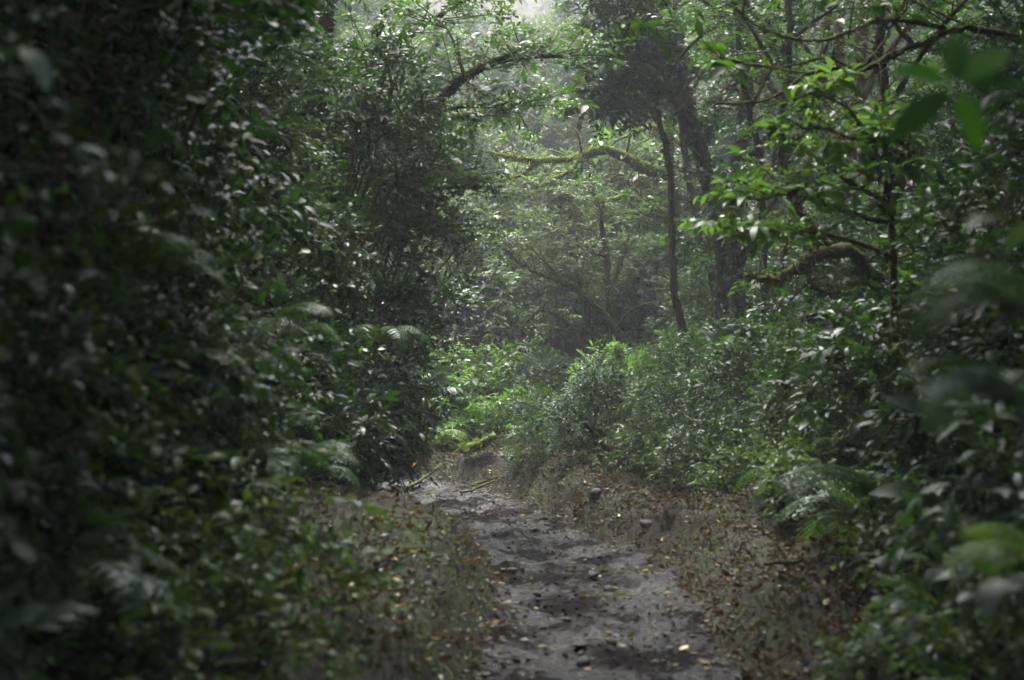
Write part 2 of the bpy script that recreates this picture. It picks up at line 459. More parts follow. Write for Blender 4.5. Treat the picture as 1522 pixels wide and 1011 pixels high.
# ------------------------------------------------------------------ terrain
PATH_PTS = np.array([(0.1, -9), (0.25, -3), (0.46, 2), (0.47, 5), (.46, 6.7), (.50, 8.5), (.46, 10), (.16, 11.2), (-.26, 12.6), (-.78, 14.4), (-1.45, 15.8), (-2.7, 16.8), (-4.6, 17.4), (-9, 18)], float)
PC = spline(np.c_[PATH_PTS, np.zeros(len(PATH_PTS))], 16)[:, :2]
PT = unit(np.gradient(PC, axis=0))
def path_d(x, y):
    """signed distance from the trail's centre line (left of the walking direction negative), and its position index"""
    x = np.asarray(x, float).ravel(); y = np.asarray(y, float).ravel()
    d = np.empty(len(x)); ix = np.empty(len(x), int)
    for a in range(0, len(x), 20000):
        q = np.c_[x[a:a + 20000], y[a:a + 20000]]
        D = (q[:, None, 0] - PC[None, :, 0]) ** 2 + (q[:, None, 1] - PC[None, :, 1]) ** 2
        j = D.argmin(1)
        r = q - PC[j]
        s = np.sign(PT[j, 1] * r[:, 0] - PT[j, 0] * r[:, 1])
        d[a:a + 20000] = np.sqrt(D[np.arange(len(q)), j]) * np.where(s == 0, 1, s)
        ix[a:a + 20000] = j
    return d, ix
def sst(x):
    x = np.clip(x, 0, 1); return x * x * (3 - 2 * x)
def half_width(x, y):
    return .60 + .10 * sst((y - 11.5) / 2) + .10 * vnoise(x * 1.3 + 5, y * 1.3) + .05 * vnoise(x * 5, y * 5 + 9)
PUDDLES = [(.60, 9.45, .34, .28), (.86, 10.15, .26, .20)]
def ground_z(x, y, micro=True):
    x = np.asarray(x, float).ravel(); y = np.asarray(y, float).ravel()
    d, ix = path_d(x, y)
    hw = half_width(x, y)
    a = np.abs(d) - hw
    ap = np.maximum(a, 0)
    left = (.33 * sst(ap / .30) + .26 * np.minimum(ap, 2.2)) * (1 - .62 * sst((y - 9.6) / 1.8)) + .05 * np.maximum(ap - 2.2, 0)
    right = .24 * sst(ap / .36) + .23 * np.minimum(ap, 1.7) + .05 * np.maximum(ap - 1.7, 0)
    z = np.where(d < 0, left, right)
    z = z * (1 + .5 * fbm(x * .7, y * .7, 3))
    hill = .20 * np.maximum(y - 16.4, 0) + .20 * np.clip(y - 20, 0, 22)
    z = z + hill * sst(ap / 1.2)
    z = z + .45 * np.clip(np.abs(x) - 6.5, 0, 18) * (1 - .0 * y) + .4 * np.clip(-7 - y, 0, 18)      # rising sides and rear added to block low skylight
    # roots and hummocks on the banks
    z = z + sst(ap / .3) * (.10 * fbm(x * 1.9, y * 1.9, 3))
    if micro:
        z = z + .06 * fbm(x * 3.2, y * 3.2, 3) + .042 * fbm(x * 11, y * 11, 2) + .016 * fbm(x * 28, y * 28, 1)
        z = z - .03 * np.exp(-((np.abs(d) - .22) / .16) ** 2) * (ap == 0)
    for (cx, cy_, rx, ry) in PUDDLES:
        z = z - .05 * np.exp(-(((x - cx) / rx) ** 2 + ((y - cy_) / ry) ** 2) * .9)
    return z

def gz(x, y):
    return float(ground_z([x], [y])[0])

def hit(px, py, dz=0.0, ylo=4.0, yhi=24.0):
    """where the line of sight through a photo pixel meets the ground (dz above it)"""
    Y = np.arange(ylo, yhi, .02)
    x = (px - 761.0) * Y / FPX
    ray = CAM_Z - (py - 505.5) * Y / FPX
    g = ground_z(x, Y) + dz
    k = np.nonzero(ray < g)[0]
    i = k[0] if len(k) else len(Y) - 1
    return float(x[i]), float(Y[i]), float(g[i])

def build_ground():
    def axis(segs):
        o = []
        for a, b, st in segs:
            o += list(np.arange(a, b - 1e-6, st))
        o.append(segs[-1][1]); return np.array(o)
    X = axis([(-60, -20, 8), (-20, -6, 1.0), (-6, -2.6, .3), (-2.6, 3.0, .035), (3.0, 7, .3), (7, 20, 1.0), (20, 60, 8)])
    Y = axis([(-60, -16, 8), (-16, 0, 1.0), (0, 5, .25), (5, 12, .035), (12, 18.5, .05), (18.5, 26, .3), (26, 60, 1.2), (60, 140, 8)])
    gx, gy = np.meshgrid(X, Y)
    z = ground_z(gx, gy)
    V = np.c_[gx.ravel(), gy.ravel(), z]
    nx, ny = len(X), len(Y)
    i = (np.arange(ny - 1)[:, None] * nx + np.arange(nx - 1)[None]).ravel()
    q = np.c_[i, i + 1, i + nx + 1, i + nx]
    cx = V[q].mean(1)
    d, _ = path_d(cx[:, 0], cx[:, 1])
    on = np.abs(d) < half_width(cx[:, 0], cx[:, 1]) + .02
    for name, mask, mat in (('path', on, 'mud'), ('ground', ~on, 'soil')):
        qq = q[mask]
        used, inv = np.unique(qq, return_inverse=True)
        qq = inv.reshape(-1, 4)
        g = Geo(); g.add(V[used], np.concatenate([qq[:, [0, 1, 2]], qq[:, [0, 2, 3]]]))
        o = link(name, g.mesh(name, M[mat]), kind='structure')
        tag(o, 'dark wet mud trail bending left between two banks' if on is mask else 'mossy brown forest soil rising in banks beside the trail', 'trail' if on is mask else 'ground')
build_ground()

for k, (cx, cy_, rx, ry) in enumerate(PUDDLES):
    rng = np.random.default_rng(5 + k)
    n = 40
    an = np.linspace(0, 2 * math.pi, n, endpoint=False)
    rr = 1 + .25 * np.sin(an * 3 + k) + .12 * np.sin(an * 7)
    zz = gz(cx, cy_) + .022
    v = [(cx, cy_, zz)] + [(cx + math.cos(a) * rx * r * 1.0, cy_ + math.sin(a) * ry * r * 1.0, zz) for a, r in zip(an, rr)]
    g = Geo(); g.add(v, [(0, 1 + i, 1 + (i + 1) % n) for i in range(n)])
    o = link('puddle', g.mesh('puddle', M['puddle']), kind='structure')
    tag(o, ['shallow greenish puddle in the middle of the trail', 'smaller puddle behind the first, by the trail\'s edge'][k], 'puddle', 'puddles on the trail')

# ------------------------------------------------------------------ plant builders
def shrub_meshes(name, seed, rx, h, z0, clumps, per, T, size, mat, k=7, ln=.22, shell=.55, profile='bush', droop=.25, flat=.55, stem_r=.012, lean=0.0):
    rng = np.random.default_rng(seed)
    gl, gs = Geo(), Geo()
    u = rng.random(clumps)
    z = z0 + (h - z0) * u
    if profile == 'bush':
        pr = np.sqrt(np.clip(1 - ((u - .35) / .68) ** 2, .08, 1))
    elif profile == 'column':
        pr = np.clip(1.05 - .55 * u ** 2.2, .1, 1) * np.clip(.55 + u * 2.2, 0, 1)
    else:                       # umbrella: wide at the top
        pr = np.clip(.35 + .75 * u, 0, 1) * np.sqrt(np.clip(1.15 - u ** 4, .05, 1))
    th = rng.uniform(0, 2 * math.pi, clumps)
    lump = 1 + .22 * np.sin(th * 3 + seed) * np.sin(z * 2.3 + seed) + .15 * np.sin(th * 5 + 2 * seed)
    rad = rx * pr * lump * (shell + (1 - shell) * np.sqrt(rng.random(clumps)))
    rad = rad * np.where(rng.random(clumps) < .16, rng.uniform(1.1, 1.5, clumps), 1)
    C = np.c_[np.cos(th) * rad, np.sin(th) * rad, z]
    C[:, 0] += lean * (z / h) ** 1.5
    hole = np.sin(C[:, 0] * 4.1 + seed) + np.sin(C[:, 1] * 4.7 + 2 * seed) + np.sin(C[:, 2] * 3.6 + 3 * seed)
    if rx > .5:
        C = C[hole > -.85]
    clumps = len(C); z = C[:, 2]
    # stems from the root to the clumps
    nst = max(4, int(clumps / 9))
    base = np.c_[rng.normal(0, .05 + rx * .05, nst), rng.normal(0, .05 + rx * .05, nst), np.full(nst, -.12)]
    tops = C[rng.choice(clumps, nst, replace=False)]
    nodes = []
    for b, tp in zip(base, tops):
        mid = b * .35 + tp * .5 + np.array([0, 0, tp[2] * .12]) - np.array([tp[0], tp[1], 0]) * .15
        S, R = tube(gs, [b, mid, tp], stem_r * rng.uniform(.8, 1.5), stem_r * .35, 5, rng, .1, .004, 6)
        nodes.append(S[3:])
    N = np.concatenate(nodes)
    D2 = ((C[:, None] - N[None] + np.array([0, 0, .15])) ** 2).sum(-1)
    j = D2.argmin(1)
    sticks(gs, N[j], C, stem_r * .45, stem_r * .25)
    O = np.repeat(C, per, 0) + rng.normal(0, .05, (clumps * per, 3)) * (1 + rx * .5)
    outw = C.copy(); outw[:, 2] = (C[:, 2] - h * .45) * .5
    outw = unit(outw)
    D = np.repeat(outw, per, 0) * .75 + np.array([0, 0, .18]) + rng.normal(0, .55, (clumps * per, 3))
    sprays(gl, gs, rng, O, D, ln, k, T, size, droop, flat)
    return gs.mesh(name + '_stems', M['stem']), gl.mesh(name + '_foliage', M[mat])

KINDS = {}
def kind(name, n, *a, **kw):
    KINDS[name] = [shrub_meshes(name, 100 * len(KINDS) + i * 7 + 3, *a, **kw) for i in range(n)]
#     name          variants rx   h    z0  clumps per  leaf        size  material
kind('leafy_shrub', 3, .75, 1.45, .05, 170, 8, LEAF_OVAL, .060, 'glossy', k=9, ln=.19)
kind('tall_shrub', 3, .85, 3.9, .15, 350, 8, LEAF_OVAL, .062, 'glossy', k=9, ln=.22, profile='column', stem_r=.02)
kind('green_shrub', 2, .7, 1.3, .05, 140, 8, LEAF_OVAL, .055, 'mid', k=8, ln=.18)
kind('fine_shrub', 2, .8, 1.6, .1, 190, 9, LEAF_SMALL, .042, 'fine', k=9, ln=.18, droop=.1, flat=.4)
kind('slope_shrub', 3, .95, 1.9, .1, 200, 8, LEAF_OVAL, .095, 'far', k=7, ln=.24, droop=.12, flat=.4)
kind('bright_bush', 2, .75, 1.5, .25, 75, 6, LEAF_LANCE, .14, 'bright', k=7, ln=.2, droop=.1, stem_r=.014)
kind('low_herb', 3, .34, .42, .02, 34, 5, LEAF_OVAL, .06, 'herb', k=6, ln=.11, stem_r=.004)
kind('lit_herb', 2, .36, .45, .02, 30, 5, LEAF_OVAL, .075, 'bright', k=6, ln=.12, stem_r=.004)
kind('broad_plant', 2, .55, 1.1, .1, 36, 4, LEAF_BROAD, .17, 'mid', k=5, ln=.2, stem_r=.008, droop=.2, flat=.35)
kind('slender_tree', 2, 1.1, 5.6, 1.2, 300, 8, LEAF_OVAL, .08, 'glossy', k=8, ln=.26, profile='umbrella', stem_r=.03)

KINDS['tall_shrub'].append(shrub_meshes('tall_shrub', 901, .85, 3.9, .15, 220, 7, LEAF_LANCE, .10, 'glossy', k=7, ln=.24, profile='column', stem_r=.02))
KINDS['tall_shrub'].append(shrub_meshes('tall_shrub', 902, .85, 3.9, .15, 330, 9, LEAF_SMALL, .045, 'fine', k=9, ln=.22, profile='column', stem_r=.02))
KINDS['leafy_shrub'].append(shrub_meshes('leafy_shrub', 903, .75, 1.45, .05, 110, 7, LEAF_LANCE, .09, 'glossy', k=7, ln=.2))
_cnt = {}
def plant(kindname, x, y, label, cat='shrub', sc=1.0, group=None, name=None, sx=None, tilt=(0, 0), z=None):
    i = _cnt.get(kindname, 0); _cnt[kindname] = i + 1
    st, fo = KINDS[kindname][i % len(KINDS[kindname])]
    rnd = random.Random(i * 31 + hash(kindname) % 1 + len(kindname))
    s = sc if sx is None else (sx, sx, sc)
    t = thing(name or kindname, label, cat, (x, y, gz(x, y) if z is None else z), rnd.uniform(0, 6.28), s, group, tilt)
    link('stems', st, t, kind='stuff')
    link('foliage', fo, t, kind='stuff')
    return t

# fern
def frond_mesh(name, seed, L=.9, W=.30, n=20, arch=.55, mat='fern', sub=7):
    rng = np.random.default_rng(seed)
    gl = Geo()
    s = np.linspace(0, 1, 26)
    # rachis rises then droops: in the x-z plane
    ang = np.radians(62) * (1 - s) ** 1.0 - np.radians(55) * arch * 2 * s ** 1.6
    ds = L / 25
    px = np.concatenate([[0], np.cumsum(np.cos(ang[:-1]) * ds)]); pz = np.concatenate([[0], np.cumsum(np.sin(ang[:-1]) * ds)])
    R = np.c_[px, np.zeros(26), pz]
    tube(gl, R[::3], .006 * L / .9, .0015, 4, n=2)
    pos, dr, nr, sz = [], [], [], []
    for i in range(n):
        t = .16 + .82 * i / (n - 1)
        q = np.array([np.interp(t, s, R[:, c]) for c in range(3)])
        tg = np.array([np.interp(t + .02, s, R[:, c]) - np.interp(t - .02, s, R[:, c]) for c in range(3)]); tg /= np.linalg.norm(tg)
        pl = W * math.sin(math.pi * (t * .92 + .02) ** .72) ** .8 + .01
        nrm = np.cross(tg, [0, 1, 0]); nrm = nrm if nrm[2] > 0 else -nrm
        for sg in (-1, 1):
            sd = np.array([0, sg, 0]) + tg * .35 - nrm * .18 + rng.normal(0, .05, 3)
            sd /= np.linalg.norm(sd)
            if sub:
                for j in range(sub):
                    u = (j + .4) / sub
                    p = q + sd * pl * u - UP * .12 * pl * u * u
                    for s2 in (-1, 1):
                        pos.append(p); dr.append(tg * s2 * .9 + sd * .5); nr.append(nrm + rng.normal(0, .15, 3)); sz.append(pl * .26 * (1 - u * .8))
                pos.append(q + sd * pl * .85); dr.append(sd); nr.append(nrm); sz.append(pl * .2)
            else:
                pos.append(q); dr.append(sd); nr.append(nrm + rng.normal(0, .1, 3)); sz.append(pl)
    T = LEAF_SMALL if sub else leaf_T(1, .2, .05, .15, (.15, .5), [1, .8])
    v, f = place(T, np.array(pos), np.array(dr), np.array(nr), np.array(sz))
    gl.add(v, f)
    return gl.mesh(name, M[mat])
FROND = {'fern': [frond_mesh('fern_frond', 1), frond_mesh('fern_frond', 2, .8, .26, 18, .7), frond_mesh('fern_frond', 3, 1.0, .28, 22, .45)],
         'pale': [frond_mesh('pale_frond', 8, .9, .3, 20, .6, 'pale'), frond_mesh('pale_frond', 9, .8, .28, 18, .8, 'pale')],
         'fernlit': [frond_mesh('lit_frond', 4, .9, .3, 20, .6, 'fernlit'), frond_mesh('lit_frond', 5, .8, .26, 18, .8, 'fernlit')],
         'simple': [frond_mesh('ladder_frond', 6, 1.0, .2, 24, .8, 'fern', 0), frond_mesh('ladder_frond', 7, 1.2, .22, 26, .95, 'fern', 0)]}
def fern(x, y, label, kindname='fern', n=7, sc=1.0, group=None, z=None, az=None, arc=6.28, seed=0):
    rnd = random.Random(int(x * 1000) + int(y * 77) + seed)
    t = thing('fern', label, 'fern', (x, y, (gz(x, y) if z is None else z)), 0, sc, group)
    for i in range(n):
        a = (az if az is not None else rnd.uniform(0, 6.28)) + (i / n - .5) * arc + rnd.uniform(-.25, .25)
        o = link('frond', FROND[kindname][i % len(FROND[kindname])], t)
        o.rotation_euler = (rnd.uniform(-.15, .15), rnd.uniform(-.2, .35), a)
        o.scale = (rnd.uniform(.8, 1.1),) * 3
    return t

def moss_on(g, rng, S, R, n, ln=.05, hang=.5):
    """tufts on a limb's surface"""
    k = len(S)
    i = rng.integers(0, k - 1, n); f = rng.random(n)[:, None]
    c = S[i] * (1 - f) + S[i + 1] * f
    T = unit(S[i + 1] - S[i])
    pk = np.sin(c[:, 0] * 7.1 + 1) + np.sin(c[:, 1] * 9.3) + np.sin(c[:, 2] * 8.2 + 2) + rng.normal(0, .4, n) > -.5     # moss grows in patches
    i, c, T = i[pk], c[pk], T[pk]; n = len(i)
    a = unit(rng.normal(0, 1, (n, 3))); a = unit(a - T * (a * T).sum(1, keepdims=True))
    p = c + a * (R[i] * .9)[:, None]
    d = a * .8 + rng.normal(0, .35, (n, 3)) - UP * hang * rng.random((n, 1))
    v, fc = place((BLADE[0] * np.array([2.6, 1, 1]), BLADE[1]), p, d, rng.normal(0, 1, (n, 3)), ln * rng.uniform(.4, 1.5, n))
    g.add(v, fc)

def cling(g, rng, S, R, n, T, size):
    i = rng.integers(0, len(S) - 1, n); f = rng.random((n, 1))
    c = S[i] * (1 - f) + S[i + 1] * f
    a = rng.normal(0, 1, (n, 3)) * [1, 1, .2]; a = unit(a)
    v, fc = place(T, c + a * (R[i] * rng.uniform(.9, 1.5, n))[:, None], a * .5 - UP * .8 + rng.normal(0, .4, (n, 3)), a + UP * .6 + rng.normal(0, .4, (n, 3)), size * rng.uniform(.5, 1.3, n))
    g.add(v, fc)

def tree(name, label, limbs, bark, leaves=None, moss=None, seed=0, group=None, cat='tree', root=None, sides=8, ivy=0, twig_bare=0):
    """limbs: list of (points, r0, r1, leafiness). The first is the trunk. leaves: dict(T,size,mat,...)"""
    rng = np.random.default_rng(seed)
    base = np.asarray(limbs[0][0][0] if root is None else root, float)
    t = thing(name, label, cat, tuple(base), 0, 1.0, group)
    gm, gl, gtw = Geo(), Geo(), Geo()
    for li, (P, r0, r1, leafy) in enumerate(limbs):
        gb = Geo()
        P = np.asarray(P, float) - base
        L = np.linalg.norm(np.diff(P, axis=0), axis=1).sum()
        S, R = tube(gb, P, r0, r1, sides if r0 > .05 else 6, rng, .13, min(.012, r0 * .25), max(6, int(L / len(P) / .1)), flare=.9 if li == 0 else 0)
        link('trunk' if li == 0 else 'branch', gb.mesh('trunk' if li == 0 else 'branch', M[bark]), t)
        if moss:
            moss_on(gm, rng, S, R, int(moss['n'] * L * (r0 + r1 + .04) / .1), moss.get('ln', .05), moss.get('hang', .5))
        if ivy and leaves and r0 > .05:
            cling(gl, rng, S, R, int(L * ivy * (r0 / .15)), leaves['T'], leaves['size'])
        if twig_bare and li > 0:
            m = int(L * twig_bare)
            for _ in range(m):
                i = rng.integers(int(len(S) * .2), len(S)); d = unit((rng.normal(0, 1, 3) + (S[-1] - S[0]) / L * .8)[None])[0]
                q = S[i]; ln = rng.uniform(.25, 1.2)
                tube(gtw, [q, q + d * ln * .5 + rng.normal(0, .05, 3), q + d * ln + rng.normal(0, .12, 3) - UP * .05], max(.004, R[i] * .3), .002, 4, n=4)
        if leaves and leafy > 0:
            m = max(1, int(L * leafy * leaves.get('dens', 3)))
            i = np.clip((len(S) * (1 - rng.random(m) ** 1.3 * .75)).astype(int), 0, len(S) - 1)
            sub = leaves.get('sub', .6)
            d = rng.normal(0, 1, (m, 3)); d[:, 2] = d[:, 2] * leaves.get('vz', .25) + leaves.get('lift', .12)
            d = unit(d + (S[-1] - S[0]) / L * .5)
            A = S[i]; B = A + d * (sub * rng.uniform(.5, 1.3, (m, 1)))
            sticks(gtw, A, B, .010, .004)
            per = leaves.get('per', 9)
            f = rng.uniform(.25, 1.05, (m, per))
            O = (A[:, None] + (B - A)[:, None] * f[..., None]).reshape(-1, 3) + rng.normal(0, .03, (m * per, 3))
            D = np.repeat(d, per, 0) * .5 + rng.normal(0, .7, (m * per, 3)) * np.array([1, 1, .35]) + UP * .08
            sprays(gl, gtw, rng, O, D, leaves.get('ln', .2), leaves.get('k', 7), leaves['T'], leaves['size'], leaves.get('droop', .2), leaves.get('flat', .45), twig=.003)
    if gtw.n:
        link('twigs', gtw.mesh('twigs', M[bark]), t, kind='stuff')
    if gl.n:
        link('crown', gl.mesh('crown', M[leaves['mat']]), t, kind='stuff')
    if gm.n:
        link('moss', gm.mesh('moss', M[moss['mat']]), t, kind='stuff')
    return t

OVAL = dict(T=LEAF_OVAL, size=.075, mat='mid', dens=5, per=8, k=7, ln=.2, sub=.55)
def lv(**k):
    d = dict(OVAL); d.update(k); return d

def grounded(px, Y, dz=-.15):
    x = (px - 761) * Y / FPX
    return np.array([x, Y, gz(x, Y) + dz])

# ------------------------------------------------------------------ far trees beyond the bend
def far_tree_meshes(seed, h, rx, n, mat, size=.12):
    rng = np.random.default_rng(seed)
    gb, gl, gs = Geo(), Geo(), Geo()
    top = np.array([rng.normal(0, .5), rng.normal(0, .5), h * .9])
    S, R = tube(gb, [(0, 0, -.3), (rng.normal(0, .2), rng.normal(0, .2), h * .3), (rng.normal(0, .4), rng.normal(0, .4), h * .6), top], .17, .04, 7, rng, .1, .01, 8)
    m = 26
    O, D = [], []
    for i in range(m):
        j = int(len(S) * rng.uniform(.22, 1.0)) - 1
        a = rng.uniform(0, 6.28); ln = rx * rng.uniform(.5, 1.1) * (1.15 - .5 * j / len(S))
        d = np.array([math.cos(a), math.sin(a), rng.uniform(.05, .5)])
        e = S[j] + d * ln
        B, _ = tube(gb, [S[j], S[j] + d * ln * .5 + rng.normal(0, .15, 3), e], .05, .012, 5, rng, .1, .01, 6)
        c = max(4, int(n / m))
        q = B[rng.integers(len(B) // 3, len(B), c)] + rng.normal(0, 1, (c, 3)) * np.array([.55, .55, .22])
        O.append(q); D.append(rng.normal(0, 1, (c, 3)) * np.array([1, 1, .4]) + d * .5)
    O = np.concatenate(O); D = np.concatenate(D)
    sprays(gl, gb, rng, O, D, .3, 7, LEAF_SMALL, size, .2, .5)
    return gb.mesh('far_trunk', M['barkpale']), gl.mesh('far_crown', M[mat])
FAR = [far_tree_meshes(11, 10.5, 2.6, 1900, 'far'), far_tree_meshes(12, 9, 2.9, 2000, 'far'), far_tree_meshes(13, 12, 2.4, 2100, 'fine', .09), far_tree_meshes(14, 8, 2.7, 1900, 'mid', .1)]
def far_tree(i, x, y, sc, label, group, rz):
    t = thing('forest_tree', label, 'tree', (x, y, gz(x, y) - .05), rz, sc, group)
    tr, cr = FAR[i % 4]
    link('trunk', tr, t); link('crown', cr, t, kind='stuff')
    return t
rnd = random.Random(4)
k = 0
for row, (Y, xs, lab) in enumerate([
        (25, [-8.5, -5.6, 5.6, 8.5], 'pale misty tree behind the trail bend, {} of its nearest row'),
        (31, [-9.5, -6.4, 6.6, 10.5], 'hazy tree on the slope behind the clearing, {} of the middle row'),
        (36, [-12, -8.2, -5.2, 5.6, 9.4, 13], 'faint hazy tree higher on the slope, {} of its row'),
        (43, [-15, -10, -5.6, 5.4, 8.2, 12, 17], 'palest distant tree at the top of the slope, {} of its row')]):
    for i, x in enumerate(xs):
        far_tree(k, x + rnd.uniform(-.6, .6), Y + rnd.uniform(-1.5, 1.5), rnd.uniform(.85, 1.15), lab.format(ORD[i]) + ' from the left', 'hazy trees beyond the bend', rnd.uniform(0, 6.28))
        k += 1
# trees that close the forest to the sides and behind the walker
k = 0
for x, y, sc in [(-7, 18, 1.0), (-7.5, 13, 1.0), (-6.8, 8.5, .95), (-6.5, 4, .95), (-5.5, -1, 1), (7.5, 17, 1.0), (7.2, 12.5, .95), (6.6, 8, 1.0), (6.2, 3.5, 1), (5.2, -1.5, 1), (-2.6, -5, 1), (2.6, -5.5, 1.05), (0, -9, 1.1), (-10.5, 10, 1.1), (11, 9, 1.1), (11, 19, 1.1), (-11, 21, 1.1)]:
    far_tree(k + 2, x, y, sc, 'forest tree standing {} behind the {} thicket'.format(['nearest the bend', 'second from the bend', 'third from the bend', 'fourth from the bend', 'nearest the walker'][k % 5], 'left' if x < 0 else 'right') if k < 10 else ['forest tree behind the walker on the left', 'forest tree behind the walker on the right', 'forest tree on the trail far behind the walker',
        'outer forest tree deep behind the left thicket', 'outer forest tree deep behind the right thicket', 'outer forest tree on the right slope past the bend', 'outer forest tree on the left slope past the bend'][k - 10], 'trees deep in the forest', k * 1.3)
    k += 1

# unseen trees added for shade: high crowns darken the near trail and thickets
def shade_canopy_meshes(seed, h, rx, n):
    rng = np.random.default_rng(seed)
    gb, gl = Geo(), Geo()
    S, R = tube(gb, [(0, 0, -.3), (.1, .1, h * .3), (-.1, .15, h * .6), (0, 0, h * .85)], .24, .1, 9, rng, .1, .01, 10, flare=.8)
    O, D = [], []
    m = 22
    for i in range(m):
        j = int(len(S) * rng.uniform(.68, 1.0)) - 1
        a = i * 2.4 + rng.uniform(-.3, .3); ln = rx * rng.uniform(.45, 1.05)
        d = np.array([math.cos(a), math.sin(a), rng.uniform(.08, .3)])
        B, _ = tube(gb, [S[j], S[j] + d * ln * .5 + rng.normal(0, .2, 3), S[j] + d * ln + [0, 0, -.2]], .075, .015, 6, rng, .1, .01, 7)
        c = int(n / m)
        O.append(B[rng.integers(len(B) // 4, len(B), c)] + rng.normal(0, 1, (c, 3)) * np.array([.7, .7, .3]))
        D.append(rng.normal(0, 1, (c, 3)) * np.array([1, 1, .3]) + d * .4)
    sprays(gl, gb, rng, np.concatenate(O), np.concatenate(D), .34, 7, LEAF_SMALL, .15, .2, .4)
    return gb.mesh('shade_trunk', M['bark']), gl.mesh('shade_crown', M['mid'])
CAN = [shade_canopy_meshes(61, 9.5, 4.4, 3800), shade_canopy_meshes(62, 10.5, 4.2, 3800)]
for i, (x, y, lab) in enumerate([(-5.2, 2.5, 'unseen canopy tree added for shade left of the walker'), (5.6, 3.0, 'unseen canopy tree added for shade right of the walker'),
                                 (-5.4, 8.6, 'unseen canopy tree added for shade behind the middle of the left thicket'), (5.6, 9.4, 'unseen canopy tree added for shade behind the middle of the right thicket'), (.5, -4.5, 'unseen canopy tree added for shade behind the walker'), (-3.7, 5.6, 'unseen canopy tree added for shade close behind the near left thicket'), (4.2, 6.6, 'unseen canopy tree added for shade close behind the near right thicket'), (5.7, 13.0, 'unseen canopy tree added for shade behind the right thicket near the bend'), (-3.9, 9.0, 'unseen canopy tree behind the left thicket, added to shade the mid-trail')]):
    t = thing('canopy_tree', lab, 'tree', (x, y, gz(x, y)), i * 1.1, 1.0, 'unseen canopy trees added for shade')
    link('trunk', CAN[i % 2][0], t); link('crown', CAN[i % 2][1], t, kind='stuff')

# ------------------------------------------------------------------ trees of the photograph
# overhanging tree on the left: level mossy limbs with layered foliage
b = grounded(330, 14.5)
tk = at(420, 300, 14.0)
tree('overhanging_tree', 'leaning tree on the left bank, dark level limbs reaching over the trail',
     [([b, at(350, 420, 14.3), tk, at(470, 120, 13.8), at(500, -60, 13.8)], .16, .07, 1.0),
      ([at(440, 260, 13.9), at(525, 222, 13.4), at(600, 185, 13.0), at(650, 150, 12.8), at(700, 108, 12.6), at(750, 90, 12.5), at(835, 84, 12.2)], .075, .022, 2.2),
      ([at(470, 200, 13.8), at(560, 182, 14.0), at(640, 172, 13.8), at(705, 172, 13.7), at(780, 158, 13.6)], .07, .026, 2.0),
      ([at(560, 190, 13.2), at(640, 165, 13.1), at(720, 156, 13.2), at(775, 152, 13.2)], .035, .008, 2.0),
      ([at(690, 115, 12.6), at(682, 85, 12.6), at(665, 45, 12.6)], .022, .006, 2.6),
      ([at(480, 130, 13.8), at(560, 70, 13.5), at(640, 30, 13.3), at(720, -20, 13)], .05, .015, 2.4),
      ([at(430, 300, 13.6), at(520, 260, 12.9), at(600, 255, 12.5), at(690, 275, 12.2)], .04, .008, 2.8),
      ([at(430, 330, 13.6), at(520, 310, 13.2), at(600, 330, 13.0), at(655, 345, 12.8)], .03, .008, 2.4)],
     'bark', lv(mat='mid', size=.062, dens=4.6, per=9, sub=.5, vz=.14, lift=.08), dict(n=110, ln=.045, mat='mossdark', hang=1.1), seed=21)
# dark ivy-clad tree on the right
b = grounded(1082, 17.0)
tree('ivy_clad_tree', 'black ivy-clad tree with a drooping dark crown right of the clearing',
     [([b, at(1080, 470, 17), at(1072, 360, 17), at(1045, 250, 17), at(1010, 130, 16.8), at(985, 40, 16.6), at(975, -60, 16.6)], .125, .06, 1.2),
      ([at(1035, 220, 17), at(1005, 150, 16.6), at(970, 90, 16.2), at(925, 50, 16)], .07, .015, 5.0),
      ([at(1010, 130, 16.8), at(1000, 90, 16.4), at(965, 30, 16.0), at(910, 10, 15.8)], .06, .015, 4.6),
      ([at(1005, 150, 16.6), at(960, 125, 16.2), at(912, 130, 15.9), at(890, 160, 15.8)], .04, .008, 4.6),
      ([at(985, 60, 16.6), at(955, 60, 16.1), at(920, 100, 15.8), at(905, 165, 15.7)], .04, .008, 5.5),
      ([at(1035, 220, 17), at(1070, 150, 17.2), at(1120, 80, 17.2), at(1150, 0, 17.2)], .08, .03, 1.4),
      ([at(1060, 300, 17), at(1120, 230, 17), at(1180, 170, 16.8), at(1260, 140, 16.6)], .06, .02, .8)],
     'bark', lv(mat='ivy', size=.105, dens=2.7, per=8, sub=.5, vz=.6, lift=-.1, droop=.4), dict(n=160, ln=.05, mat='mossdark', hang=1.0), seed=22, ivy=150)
b = grounded(1108, 16.2)
tree('dark_trunk_tree', 'thick dark trunk standing close behind the ivy-clad tree, shaded',
     [([b, at(1100, 470, 16.4), at(1092, 360, 16.6), at(1100, 240, 16.8), at(1110, 100, 17), at(1100, -60, 17)], .105, .07, .6),
      ([at(1096, 400, 16.5), at(1130, 330, 16.4), at(1150, 290, 16.2)], .05, .02, 1.0),
      ([at(1095, 330, 16.6), at(1060, 290, 16.4), at(1040, 200, 16.2)], .05, .015, 2.0)],
     'bark', lv(mat='glossy', size=.07, dens=5, per=9), dict(n=150, ln=.05, mat='mossdark'), seed=23, ivy=140)
